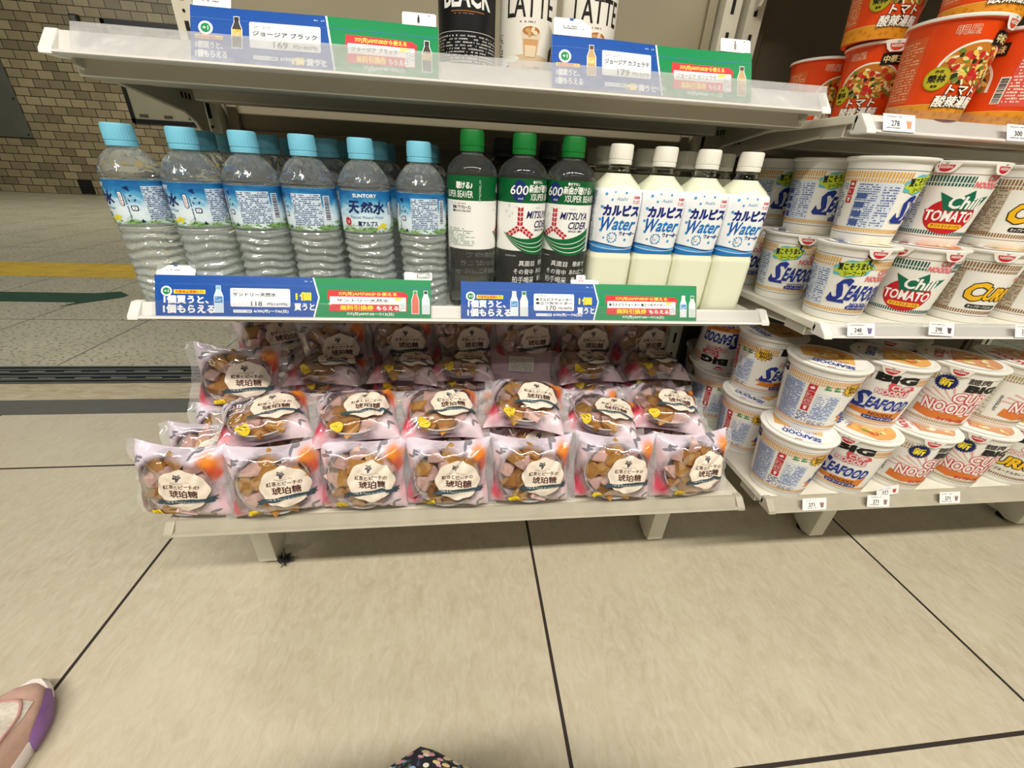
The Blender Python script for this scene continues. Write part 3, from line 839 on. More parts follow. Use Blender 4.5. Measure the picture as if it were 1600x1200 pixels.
def make_coffee(kind, label):
    t = thing('coffee_bottle', label, 'bottle', group='coffee bottles on the top shelf')
    black = kind == 'black'
    body = P('coffee_black_can', srgb(20, 20, 22), rough=0.28, coat=0.5) if black else P('coffee_cream_can', srgb(232, 228, 218), rough=0.3, coat=0.5)
    b = MB(); b.lathe(lerp_prof([(0.020, 0.003), (0.028, 0.0005), (0.0325, 0.004), (0.0340, 0.010), (0.0340, 0.122), (0.033, 0.135)], 3) + [(0.028, 0.150), (0.021, 0.163), (0.018, 0.170), (0.018, 0.174)], 64, body)
    b.build('bottle_body', t, smooth=True, sharp=30)
    screw_cap(t, 0.0190, 0.173, 0.196, M_capblack if black else M_capwhite)
    A = Art(); W = 106
    if black:
        wh = ink(236, 236, 232); A.rect(-W, 0, W, 100, ink(20, 20, 22), 0)
        A.text('BLACK', -2, 66, 60, 22, wh, 1, bold=0.03); A.rect(-22, 51.5, 18, 52.5, ink(150, 96, 44), 1)
        A.fine(-18, 49.4, 14, 51, ink(170, 110, 60), 1, 1.6, 0.9)
        A.fine(-52, 2, 46, 32, ink(196, 196, 192), 1, 3.0, 1.5, seed=7, fill=0.7); A.rect(-52, 33.5, 46, 33.9, wh, 1)
    else:
        bk = ink(30, 28, 26); A.rect(-W, 0, W, 100, ink(232, 228, 218), 0)
        A.text('LATTE', 1, 64, 60, 24, bk, 1, bold=0.012); A.fine(-12, 47, 14, 49.6, ink(120, 110, 96), 1, 2.4, 1.6)
        g1 = ink(224, 206, 178); g2 = ink(176, 116, 62); g3 = ink(206, 160, 108)
        A.poly([(-10, 40), (14, 40), (11, 20), (-7, 20)], g1, 1); A.oval(2, 40, 12, 5.5, ink(240, 234, 222), 2, 24); A.oval(2, 39.6, 10.4, 4.4, g2, 3, 24)
        for i, (u, v_) in enumerate(((-2, 40), (4, 41), (0, 37), (7, 38))): A.oval(u, v_, 3.2, 2.0, (g3, ink(232, 212, 180))[i % 2], 4, 12, rot=i)
        A.poly([(-7, 32), (11, 32), (9, 16), (-5, 16)], g3, 3); A.poly([(-5, 26), (9, 26), (8, 15), (-4, 15)], ink(230, 210, 178), 4)
        A.oval(2, 10, 30, 8, ink(214, 190, 154), 1, 28); A.oval(-20, 13, 9, 3.4, ink(240, 236, 226), 2, 18)
        A.text('コーヒー飲料', 4, 4.6, 22, 4, bk, 5); A.oval(-26, 4.5, 2.6, 2.6, bk, 5, 16)
        A.fine(-44, 6, -36, 40, bk, 1, 2.6, 1.3, seed=3); A.poly([(28, 24), (33, 30), (34, 22), (31, 12), (27, 14)], ink(70, 56, 44), 1)
        A.fine(40, 4, 92, 56, ink(140, 130, 116), 1, 2.6, 1.3, seed=4)
    A.build('printed_label', cone_map(0.0342, 0.0342, 0.1, 0.012), t, cut_u=4)
    return t

MID = 0.5125
wb = make_water('blue capped water bottle at the open end of the front row, over the passage')
wt_lab = ['', 'second front water bottle from the open end, in front of the shelf post', 'third front water bottle from the open end, fine print and barcode facing out',
          'fourth front water bottle from the open end, above the 118 price box', 'front water bottle with the big kanji name label facing out',
          'front water bottle beside the green capped cider bottles']
wpos = [(-0.404, 0.617, 60), (-0.335, 0.617, 56), (-0.266, 0.617, 112), (-0.197, 0.617, 124), (-0.127, 0.617, -9), (-0.054, 0.617, 118)]
# label side that faces out: front at u = 0, information panel at u = 74 mm, i.e. 130 degrees
for i, (x, y, a) in enumerate(wpos):
    if i == 0: wb.location = (x, y, MID); wb.rotation_euler.z = math.radians(-a)
    else: dup(wb, wt_lab[i], (x, y, MID), (0, 0, math.radians(-a)))
rows = [('second', 0.690), ('third', 0.763)]
cols = [(-0.338, 'second'), (-0.262, 'third'), (-0.190, 'fourth'), (-0.122, 'fifth'), (-0.051, 'sixth')]
for r, y in rows:
    for (x, c) in cols:
        dx = (-0.012 if (c == 'second') else (-0.006 if c == 'third' and r == 'second' else 0.002))
        dup(wb, 'water bottle in the %s row, behind the %s front one from the open end' % (r, c), (x + dx, y, MID), (0, 0, math.radians(60 + 97 * (x * 40 + y * 9))))
cb = make_cider('green capped cider bottle showing its back text, beside the water bottles')
cb.location = (0.0145, 0.617, MID); cb.rotation_euler.z = math.radians(104)
dup(cb, 'green capped cider bottle in the middle of three, red arrow emblem facing out', (0.083, 0.617, MID), (0, 0, math.radians(2)))
dup(cb, 'green capped cider bottle beside the white drinks, name facing out', (0.1505, 0.621, MID), (0, 0, math.radians(-33)))
db = make_dark_bottle('black capped bottle behind the gap between first and second cider')
db.location = (0.062, 0.690, MID)
dup(db, 'black capped bottle in the second row behind the middle cider', (0.130, 0.690, MID))
dup(db, 'black capped bottle deepest on the shelf behind the ciders', (0.100, 0.763, MID))
kb = make_white_drink('white drink bottle in front, next to the green capped cider')
kpos = [(0.2165, 0.618), (0.2800, 0.618), (0.3435, 0.618), (0.4070, 0.618)]
klab = ['', 'second front white drink bottle from the cider bottles', 'third front white drink bottle, second from the noodle cups', 'front white drink bottle at the shelf end beside the noodle cups']
for i, (x, y) in enumerate(kpos):
    if i == 0: kb.location = (x, y, MID); kb.rotation_euler.z = math.radians(-2)
    else: dup(kb, klab[i], (x, y, MID), (0, 0, math.radians(-2 + 1.5 * (i % 2))))
for i, (x, c) in enumerate(((0.218, 'beside the dark bottles'), (0.282, 'behind the second front one'), (0.346, 'behind the third front one'), (0.4095, 'behind the one at the shelf end'))):
    dup(kb, 'white drink bottle in the second row, ' + c, (x, 0.690, MID), (0, 0, 0.03 * i))
dup(kb, 'white drink bottle deepest on the shelf behind the cider side', (0.226, 0.763, MID), (0, 0, 0.05))
dup(kb, 'white drink bottle deepest on the shelf, nearer the noodle cups', (0.292, 0.763, MID), (0, 0, 0.02))

kf = make_coffee('black', 'black coffee bottle on the top shelf')
kf.location = (0.0087, 0.651, 0.7935); kf.rotation_euler.z = math.radians(4)
lt = make_coffee('latte', 'cream latte bottle beside the black coffee bottle')
lt.location = (0.0834, 0.651, 0.7935); lt.rotation_euler.z = math.radians(-3)
dup(lt, 'cream latte bottle behind the white flap of the price card', (0.1594, 0.651, 0.7935), (0, 0, math.radians(4)))

# ------------------------------------------------------------------ instant noodle cups
def cup_body(root, r0, r1, h, mat, name='cup_body'):
    b = MB()
    pr = [(r0 * 0.80, 0.003), (r0 * 0.86, 0.0), (r0 * 0.985, 0.0), (r0, 0.0012)]
    for i in range(1, 12): pr.append((r0 + (r1 - r0) * (i / 12), h * i / 12))
    pr += [(r1 - 0.0004, h - 0.0045), (r1 + 0.0022, h - 0.0036), (r1 + 0.0030, h - 0.0020), (r1 + 0.0022, h - 0.0006), (r1 + 0.0008, h), (r1 - 0.001, h)]
    b.lathe(pr, 72, mat)
    return b.build(name, root, smooth=True, sharp=50)

def cup_lid(root, r, h, art=None, mat=None):
    b = MB(); b.lathe([(r + 0.0026, h - 0.0030), (r + 0.0034, h - 0.0015), (r + 0.0030, h + 0.0002), (r + 0.0015, h + 0.0007), (r - 0.002, h + 0.0004), (0.0005, h + 0.0009)], 72, mat or M_white, closed=True)
    l = b.build('lid', root, smooth=True, sharp=50)
    if art: art.build('lid_print', lambda u, v: ((u, v, h + 0.0011), Vector((0, 0, 1))), l)
    return l

def pull_tab(root, r1, h, ang, col=(196, 36, 48)):
    A = Art(); sl = 0.11
    wt = ink(236, 232, 224); rd = ink(*col)
    A.poly([(-14, 0), (14, 0), (9.5, -9.5), (6, -12.5), (-6, -12.5), (-9.5, -9.5)], wt, 0)
    A.poly([(-8, -3.4)] + [(8 * math.cos(t), -3.8 + 7.6 * math.sin(t)) for t in [-PI + PI * i / 12 for i in range(13)]] + [(8, -3.4)], rd, 1)
    A.text('NISSIN', 0, -6.1, 12, 2.9, wt, 2, spread=0.12)
    A.text('U', 0, -1.6, 2.4, 1.8, ink(30, 30, 34), 2, spread=0.1)
    def mp(u, v):
        t = u / r1 - PI / 2 + ang; rr = r1 + 0.0034 - 0.10 * (-v) * 0.6 + 0.0006
        n = Vector((math.cos(t), math.sin(t), 0))
        return (rr * math.cos(t), rr * math.sin(t), h - 0.0008 + v), n
    b = A.build('pull_tab', mp, root, cut_u=4)
    return b

def swirl(A, x, y, w, h, mat, L, lines=('CUP', 'NOODLE'), out=None, sp=0.35):
    for s_, yy, ww, dx in ((lines[0], y + h * 0.27, w * 0.55, w * 0.16), (lines[1], y - h * 0.25, w, 0)):
        if out: A.text(s_, x + dx, yy, ww, h * 0.44, out, L, bold=0.02, spread=sp + 0.55)
        A.text(s_, x + dx, yy, ww, h * 0.44, mat, L + 1, bold=0.02, spread=sp)

def seafood_word(A, cx, cy, w, h, L, col=(38, 56, 140)):
    nv = ink(*col); wh = ink(240, 240, 236); lt = ink(150, 168, 220)
    for m_, sp, LL in ((wh, 1.0, L), (nv, 0.35, L + 1)):
        A.text('S', cx - w * 0.40, cy + h * 0.06, w * 0.22, h * 1.35, m_, LL, bold=0.03, spread=sp, shear=0.35)
        A.text('EAFOOD', cx + w * 0.12, cy - h * 0.02, w * 0.76, h * 0.86, m_, LL, bold=0.03, spread=sp, shear=0.14)
    A.poly([(cx - w * 0.56, cy - h * 0.62), (cx - w * 0.28, cy - h * 0.40), (cx - w * 0.24, cy - h * 0.62)], nv, L + 1)
    A.rect(cx - w * 0.20, cy - h * 0.07, cx + w * 0.5, cy - h * 0.02, lt, L + 2)

def info_panel(A, u0, v0, v1, w, L, blue=(70, 92, 150), red=True, seed=3, sk=0.0):
    bl = ink(*blue); pale = ink(214, 222, 232)
    A.rect(u0, v0, u0 + w, v1, pale, L)
    A.fine(u0 + 1, v0 + 1, u0 + w * 0.55, v1, bl, L + 1, 2.6, 1.4, seed=seed, fill=0.85)
    for k in range(4):
        y = v0 + 3 + k * (v1 - v0) / 5
        A.rect(u0 + 2, y, u0 + w * 0.30, y + (v1 - v0) / 8, bl, L + 2)
    A.fine(u0 + w * 0.62, v0 + 2, u0 + w - 1, v1 - 2, bl, L + 1, 3.0, 1.6, seed=seed + 1)

def icons(A, u, v1, L, n=3, s=8):
    rd = ink(198, 44, 58); wh = ink(240, 238, 234)
    for k in range(n):
        y = v1 - (k + 1) * (s + 1.2)
        A.rect(u, y, u + s, y + s, rd, L)
        if k == 0: A.oval(u + s / 2, y + s * 0.5, s * 0.3, s * 0.18, wh, L + 1, 12); A.oval(u + s * 0.55, y + s * 0.62, s * 0.14, s * 0.16, wh, L + 1, 10)
        elif k == n - 1: A.poly([(u + s * .3, y + s * .8), (u + s * .75, y + s * .8), (u + s * .65, y + s * .2), (u + s * .4, y + s * .2)], wh, L + 1)
        else: A.fine(u + 1, y + 1, u + s - 1, y + s - 1, wh, L + 1, 2, 1.0, seed=k)

REG = dict(h=0.1015, r0=0.0345, r1=0.0455)
BIG = dict(h=0.112, r0=0.0405, r1=0.0525)
ORG = dict(h=0.100, r0=0.0385, r1=0.0475)

def sleeve(A, t, d):
    return A.build('printed_sleeve', cone_map(d['r0'], d['r1'], d['h']), t, cut_u=5.0)

def bands(A, half, col, line, v_top, v_bot, gaps=(), L=1):
    tk = ink(*col); ln = ink(*line)
    A.rect(-half, v_top + 9.2, half, v_top + 9.7, ln, L); A.rect(-half, v_bot - 3.0, half, v_bot - 2.5, ln, L)
    cuts = sorted(gaps); u = -half; segs = []
    for g0, g1 in cuts: segs.append((u, g0)); u = g1
    segs.append((u, half))
    for a_, b_ in segs:
        if b_ - a_ > 2: A.ticks(a_, b_, v_top, v_top + 7.2, tk, 3.1, 0.6, L); A.ticks(a_, b_, v_top - 4.6, v_top - 1.2, tk, 3.1, 0.6, L)
    A.ticks(-half, half, v_bot, v_bot + 5.0, tk, 3.1, 0.6, L)

def make_seafood(label):
    d = REG; t = thing('noodle_cup', label, 'noodle cup', group='noodle cups with the blue seafood word')
    cup_body(t, d['r0'], d['r1'], d['h'], M_white); H = 125.6
    A = Art()
    bands(A, H, (222, 168, 74), (60, 64, 100), 78, 13.5, gaps=((-27, 2), (98, H)))
    nv = ink(38, 56, 140)
    seafood_word(A, 10, 42, 68, 25, 2)
    swirl(A, 22, 66, 32, 16, ink(226, 120, 124), 2, sp=0.25)
    A.text('NOODLE', 17, 25.8, 30, 4.8, nv, 2, bold=0.03); A.round_rect(-2, 18.4, 34, 24, 2.7, nv, 2); A.text('シーフードヌードル', 16, 21.2, 31, 3.6, ink(236, 238, 240), 3, spread=0.1)
    # summer sticker
    gy = ink(190, 206, 52); bk = ink(34, 34, 30)
    A.oval(-12, 73, 21, 11, ink(96, 186, 206), 2, 30, rot=0.2, wob=0.08, k=7); A.oval(-12, 73, 18.5, 9.5, gy, 3, 30, rot=0.2, wob=0.12, k=6)
    A.text('夏こそうまい!', -11, 76, 34, 8.5, bk, 4, spread=0.35, rot=0.12)
    A.text('シーフード!', -9, 67.5, 22, 5.4, bk, 4, spread=0.2, rot=0.14)
    A.rect(1, 80, 2.2, 88, bk, 5)
    for k in range(6): A.oval(1.6 + 4 * math.cos(k * 1.05 + .4), 88 + 2.6 * math.sin(k * 1.05 + .4), 4.2, 1.3, ink(214, 190, 40) if k % 2 else bk, 5, 10, rot=k * 1.05 + .4)
    info_panel(A, -78, 18, 72, 44, 1); icons(A, -90, 75, 2); A.fine(-118, 16, -92, 74, ink(84, 102, 160), 1, 2.6, 1.5, seed=8)
    A.fine(62, 16, 118, 74, ink(84, 102, 160), 1, 2.6, 1.4, seed=18)
    sleeve(A, t, d); cup_lid(t, d['r1'], d['h'], lid_art(39, (64, 84, 150), (240, 226, 190), 'SEAFOOD'))
    pull_tab(t, d['r1'], d['h'], 0.12); return t

def lid_art(r, col, food, word):
    A = Art(); wh = ink(238, 236, 230); c = ink(*col)
    A.oval(0, 0, r, r, wh, 0, 40)
    pts = [(r * .93 * math.cos(t), r * .93 * math.sin(t)) for t in [-0.15 + 0.1 * i - 0.75 for i in range(20)]]
    A.poly([(-r * .35, -r * .62)] + pts + [(-r * .2, r * .75)], ink(*food), 1)
    rg = random.Random(len(word) * 7 + int(r))
    for k in range(26):
        u, v = rg.uniform(-r * .1, r * .62), rg.uniform(-r * .48, r * .48)
        A.oval(u, v, rg.uniform(2.5, 6.5), rg.uniform(1.6, 4), ink(*rg.choice(((214, 150, 60), (236, 214, 150), (198, 96, 48), (120, 150, 60), (226, 190, 96), (244, 232, 206)))), 2 + k % 3, 12, rot=rg.uniform(0, 3), wob=0.1)
    A.text(word, -r * .60, 0, r * 1.1, r * .26, c, 2, bold=0.02, spread=0.3, rot=1.4)
    A.fine(-r * .42, -r * .5, -r * .22, r * .5, c, 2, 3, 1.4, seed=6)
    A.rect(-r * .95, -r * .01, -r * .9, r * .2, ink(196, 36, 48), 1)
    return A

def make_chili(label):
    d = REG; t = thing('noodle_cup', label, 'noodle cup', group='noodle cups with the red tomato roundel')
    cup_body(t, d['r0'], d['r1'], d['h'], M_white); H = 125.6; A = Art()
    bands(A, H, (30, 92, 80), (170, 60, 70), 78, 14, gaps=((6, 36), (96, H)))
    rd = ink(196, 30, 40); gr = ink(14, 104, 76); wh = ink(242, 240, 234)
    swirl(A, 21, 80, 27, 15, ink(228, 116, 122), 2, sp=0.25)
    A.oval(0, 38, 27.5, 22, rd, 1, 40)
    A.poly([(-20, 66), (-3, 58), (12, 70), (16, 60), (34, 64), (24, 47), (-10, 43)], gr, 2)
    A.text('Chili', 9, 55, 34, 15, wh, 3, bold=0.015, spread=0.3, shear=0.1)
    A.text('TOMATO', 0, 38, 55, 13, rd, 3, bold=0.01, spread=1.0); A.text('TOMATO', 0, 38, 53, 13, wh, 4, bold=0.012, spread=0.25)
    A.round_rect(-18, 22.5, 21, 28.5, 3, ink(236, 190, 44), 3); A.text('チリトマトヌードル', 1.5, 25.5, 34, 4, rd, 4, spread=0.12)
    info_panel(A, -72, 18, 74, 36, 1, blue=(120, 116, 110)); icons(A, -86, 75, 2); A.fine(60, 16, 112, 74, ink(120, 116, 110), 1, 2.6, 1.4, seed=28)
    sleeve(A, t, d); cup_lid(t, d['r1'], d['h'], lid_art(39, (160, 40, 44), (220, 120, 70), 'TOMATO')); pull_tab(t, d['r1'], d['h'], -0.62); pull_tab(t, d['r1'], d['h'], 0.62); return t

def make_curry(label):
    d = REG; t = thing('noodle_cup', label, 'noodle cup', group='noodle cups with the yellow curry word')
    cup_body(t, d['r0'], d['r1'], d['h'], M_white); H = 125.6; A = Art()
    bands(A, H, (150, 108, 62), (110, 80, 50), 78, 14, gaps=((18, 50), (96, H)))
    bk = ink(32, 28, 24); ye = ink(242, 186, 30)
    swirl(A, 34, 70, 24, 14, ink(228, 140, 140), 2, sp=0.25)
    for m_, sp, L in ((bk, 1.7, 2), (ye, 0.35, 3)): A.text('C', -16, 46, 21, 26, m_, L, bold=0.035, spread=sp, shear=0.2); A.text('URRY', 17, 44, 44, 18, m_, L, bold=0.035, spread=sp, shear=0.2)
    A.round_rect(-19, 22, 22, 28, 2.8, bk, 2); A.text('カップヌードルカレー', 1.5, 25, 36, 3.8, ink(236, 232, 220), 3, spread=0.1)
    A.rect(-76, 16, -36, 76, ink(196, 182, 160), 1); A.fine(-75, 16, -37, 76, ink(120, 96, 66), 2, 2.6, 1.5, seed=31)
    A.fine(62, 16, 118, 74, ink(140, 116, 86), 1, 2.6, 1.4, seed=38)
    sleeve(A, t, d); cup_lid(t, d['r1'], d['h'], lid_art(39, (150, 100, 30), (206, 150, 60), 'CURRY')); pull_tab(t, d['r1'], d['h'], -0.25); return t

def big_word(A, u, v, w, h, L):
    A.text('BIG', u, v, w, h, ink(28, 26, 26), L, bold=0.045, spread=0.45)

def make_big_seafood(label):
    d = BIG; t = thing('big_noodle_cup', label, 'noodle cup', group='large noodle cups with the blue seafood word')
    cup_body(t, d['r0'], d['r1'], d['h'], M_white); H = 150.3; A = Art()
    bands(A, H, (226, 166, 92), (54, 70, 140), 88, 12, gaps=((-H, -128), (-20, 34), (128, H)))
    nv = ink(38, 56, 140); rd = ink(204, 60, 72); orr = ink(216, 128, 48)
    big_word(A, 8, 92, 48, 13, 2); big_word(A, -146, 92, 30, 13, 2); big_word(A, 140, 92, 20, 13, 2)
    for k in range(9):
        A.oval(14 + 20 * math.cos(k * 2.1) * (k / 9), 74 + 6 * math.sin(k * 3.3), 7, 4.5, ink(214, 84, 92), 2, 14, rot=k, wob=0.15)
    swirl(A, 10, 73, 40, 19, ink(232, 214, 214), 4, out=rd, sp=0.25)
    seafood_word(A, 6, 47, 72, 23, 4)
    A.poly([(-34, 38), (-20, 31), (-4, 32), (30, 33), (44, 42), (40, 20), (24, 24), (-10, 22), (-36, 24), (-30, 30), (-40, 33)], orr, 2)
    A.text('NOODLE', 12, 27.5, 34, 5.6, ink(60, 40, 36), 3, bold=0.03); A.round_rect(-12, 17, 36, 23.4, 3, nv, 3); A.text('シーフードヌードル', 12, 20.2, 42, 4.0, ink(236, 238, 240), 4, spread=0.12)
    A.burst(-40, 82, 10, 15, 14, ink(40, 36, 30), 3, sy=0.8); A.burst(-40, 82, 9, 13.6, 14, ink(234, 184, 40), 4, sy=0.8); A.text('BIG!', -38, 85, 17, 5.5, ink(40, 30, 20), 5, bold=0.03); A.text('BIG!', -36, 79, 17, 5.5, ink(40, 30, 20), 5, bold=0.03)
    for u in (-72, -61): A.oval(u, 84, 3, 2, ink(90, 160, 100), 2, 14, wob=0.3, k=3); A.oval(u + 1, 80, 3.6, 1.6, ink(60, 140, 80), 2, 14, wob=0.3, k=2)
    A.rect(-132, 16, -98, 82, ink(206, 216, 232), 1); A.fine(-131, 17, -99, 82, ink(74, 96, 156), 2, 2.4, 1.5, seed=44, fill=0.88)
    icons(A, -94, 84, 2, n=4, s=10.5)
    A.fine(-96, 16, -80, 36, ink(74, 96, 156), 2, 3.4, 2.4, seed=47); A.fine(-78, 16, -52, 24, ink(74, 96, 156), 2, 2.6, 1.5, seed=48)
    A.rect(-80, 25, -50, 70, ink(206, 216, 232), 1); A.fine(-79, 26, -51, 69, ink(74, 96, 156), 2, 2.8, 1.5, seed=45); A.rect(-79, 50, -66, 69, ink(232, 234, 236), 3); A.fine(-78, 51, -67, 68, ink(74, 96, 156), 4, 3.4, 1.6, seed=46)
    A.fine(60, 16, 122, 80, ink(90, 108, 160), 1, 2.6, 1.5, seed=49)
    sleeve(A, t, d); cup_lid(t, d['r1'], d['h'], lid_art(47.5, (52, 70, 150), (226, 170, 96), 'SEAFOOD')); pull_tab(t, d['r1'], d['h'], -0.08); return t

def make_big_red(label):
    d = BIG; t = thing('big_noodle_cup', label, 'noodle cup', group='large noodle cups with the navy burst sticker')
    cup_body(t, d['r0'], d['r1'], d['h'], M_white); H = 150.3; A = Art()
    bands(A, H, (176, 150, 104), (120, 100, 76), 88, 12, gaps=((-24, 52), (112, H)))
    rd = ink(206, 52, 62); pk = ink(232, 170, 170); nv = ink(26, 36, 96)
    for k in range(13):
        a_ = 0.15 + k * 0.24; A.poly([(10 + 10 * math.cos(a_), 46 + 8 * math.sin(a_)), (10 + 52 * math.cos(a_ - .03), 46 + 34 * math.sin(a_ - .03)), (10 + 52 * math.cos(a_ + .03), 46 + 34 * math.sin(a_ + .03))], pk, 1)
    A.burst(-14, 84, 11, 13.2, 22, nv, 3); A.text('新', -14, 84, 13, 13, ink(240, 216, 50), 4, spread=0.5)
    A.text('謎肉', 20, 93.5, 26, 9, ink(80, 70, 66), 2, spread=0.4); big_word(A, 30, 81, 42, 12, 2)
    for s_, y, w, dx, h in (('CUP', 63, 40, 22, 17), ('NOODLE', 43, 74, 10, 19)):
        A.text(s_, dx, y, w, h, rd, 3, bold=0.02, spread=1.35); A.text(s_, dx, y, w, h, ink(244, 236, 230), 4, bold=0.012, spread=0.22)
    A.poly([(-34, 38), (-14, 32), (8, 34), (30, 30), (44, 36), (38, 18), (10, 22), (-12, 19), (-36, 24)], ink(218, 122, 52), 2)
    A.text('カップヌードル', 18, 22, 38, 6, rd, 5, spread=0.35)
    A.rect(-112, 16, -52, 82, ink(226, 222, 208), 1); A.fine(-110, 17, -54, 82, ink(150, 134, 96), 2, 2.6, 1.5, seed=54); A.fine(-46, 30, -42, 60, ink(60, 60, 56), 2, 2.0, 1.3, seed=55)
    A.fine(66, 16, 112, 80, ink(170, 150, 110), 1, 2.6, 1.5, seed=56); A.fine(114, 16, 146, 80, ink(170, 150, 110), 1, 2.6, 1.5, seed=57); big_word(A, 132, 92, 30, 12, 2)
    A.oval(-60, 88, 4, 2, ink(80, 150, 90), 2, 12, wob=0.3, k=3)
    sleeve(A, t, d); cup_lid(t, d['r1'], d['h'], lid_art(47.5, (196, 60, 70), (206, 150, 110), 'NOODLE')); pull_tab(t, d['r1'], d['h'], -0.15); return t

def make_big_curry(label):
    d = BIG; t = thing('big_noodle_cup', label, 'noodle cup', group='large noodle cups with the yellow curry word')
    cup_body(t, d['r0'], d['r1'], d['h'], M_white); H = 150.3; A = Art()
    bands(A, H, (150, 108, 62), (110, 80, 50), 88, 12, gaps=((-24, 40), (120, H)))
    big_word(A, 8, 92, 44, 13, 2); bk = ink(32, 28, 24)
    swirl(A, 8, 70, 40, 19, ink(240, 232, 226), 3, out=ink(206, 60, 70), sp=0.25)
    for m_, sp, L in ((bk, 1.8, 2), (ink(242, 190, 30), 0.35, 3)): A.text('CURRY', 6, 45, 76, 20, m_, L, bold=0.035, spread=sp, shear=0.15)
    A.round_rect(-26, 20, 36, 30, 3, ink(232, 226, 210), 2); A.text('カップヌードルカレー', 5, 25, 54, 5.6, bk, 3, spread=0.2)
    A.rect(-112, 16, -52, 82, ink(226, 216, 196), 1); A.fine(-110, 17, -54, 82, ink(150, 124, 86), 2, 2.6, 1.5, seed=64); A.fine(60, 16, 118, 82, ink(150, 124, 86), 2, 2.6, 1.5, seed=65)
    sleeve(A, t, d); cup_lid(t, d['r1'], d['h'], lid_art(47.5, (150, 100, 30), (206, 150, 60), 'CURRY')); pull_tab(t, d['r1'], d['h'], -0.1); return t

def make_orange(label):
    d = ORG; t = thing('tall_noodle_cup', label, 'noodle cup', group='orange tomato soup noodle cups')
    og = P('orange_cup_print', srgb(222, 68, 8), rough=0.34, coat=0.2, var=0.07, scale=50)
    cup_body(t, d['r0'], d['r1'], d['h'], P('orange_cup', srgb(222, 70, 10), rough=0.36, coat=0.2)); H = 135; A = Art()
    wh = ink(244, 238, 226); bk = ink(30, 26, 22)
    A.rect(-H, 0, H, 96, og, 0)
    A.rect(-H, 0, H, 15, ink(222, 146, 36), 1); A.rect(-H, 15, H, 15.6, ink(236, 196, 110), 2)
    for k in range(40): A.oval(-H + 6 + k * 6.7, 7.5 + 4 * math.sin(k * 2.3), 2.6, 2.0, ink(206, 126, 26), 2, 10)
    A.text('明星', -12, 86, 20, 8, ink(250, 226, 196), 2, spread=0.5); A.text('明星', -12, 86, 20, 8, ink(214, 70, 30), 3, spread=0.1)
    # bowl picture with white border
    def lens(s, m_, L):
        A.poly([(-24 * s + 10, 36)] + [(10 + 36 * s * math.cos(t), 46 + 30 * s * math.sin(t)) for t in [PI - 0.15 - i * 0.13 for i in range(24)]] + [(46 * s, 36)], m_, L)
    lens(1.04, wh, 1); lens(0.97, ink(196, 120, 40), 2)
    rg = random.Random(12)
    for k in range(150):
        u, v = rg.uniform(-20, 44), rg.uniform(37, 70)
        if ((u - 10) / 33) ** 2 + ((v - 46) / 27) ** 2 > 1: continue
        c, s1, s2 = rg.choice((((232, 208, 120), 4.5, 1.6), ((236, 220, 160), 5, 1.3), ((196, 40, 36), 3.6, 3.2), ((206, 60, 46), 3, 2.8), ((44, 52, 30), 3.2, 2.2), ((110, 130, 50), 3, 2), ((238, 200, 90), 4, 2.4), ((244, 232, 196), 4, 1.4)))
        A.oval(u, v, s1 * rg.uniform(0.7, 1.2), s2 * rg.uniform(0.7, 1.2), ink(*c), 3 + k % 5, 10, rot=rg.uniform(-1.2, 1.2), wob=0.08, k=3)
    A.rect(16, 73, 50, 86, bk, 8); A.text('中華三昧', 33, 79.5, 29, 8, ink(236, 214, 150), 9, spread=0.25)
    A.oval(-22, 41, 12, 12, ink(168, 160, 30), 9, 36); A.oval(-22, 41, 10.8, 10.8, ink(190, 180, 44), 10, 36); A.text('赤坂', -22, 48, 8, 3, bk, 11, spread=0.1); A.text('榮林', -22, 41, 16, 7.5, bk, 11, spread=0.3); A.text('監修', -22, 33.5, 6, 2.6, bk, 11, spread=0.1)
    for m_, sp, L in ((bk, 1.0, 9), (wh, 0.35, 10)):
        A.text('トマト', 10, 30, 34, 9, m_, L, spread=sp, shear=0.15); A.text('酸辣湯麺', 8, 18.5, 48, 11.5, m_, L, spread=sp, shear=0.12)
    pk = ink(232, 150, 130)
    A.rect(64, 20, 120, 84, ink(214, 84, 70), 1); A.fine(66, 22, 92, 82, ink(246, 222, 206), 2, 3.2, 1.8, seed=71)
    for k in range(4): A.rect(96, 24 + 14 * k, 118, 35 + 14 * k, pk, 2); A.rect(98, 26 + 14 * k, 107, 33 + 14 * k, ink(246, 236, 226), 3)
    A.barcode(56, 24, 63, 50, bk, wh, 3, seed=9)
    A.rect(-78, 18, -44, 84, ink(214, 96, 50), 1); A.fine(-76, 20, -46, 82, ink(240, 190, 150), 2, 3.0, 1.4, seed=72)
    sleeve(A, t, d); cup_lid(t, d['r1'], d['h']); pull_tab(t, d['r1'], d['h'], 0.62, (206, 70, 40)); return t

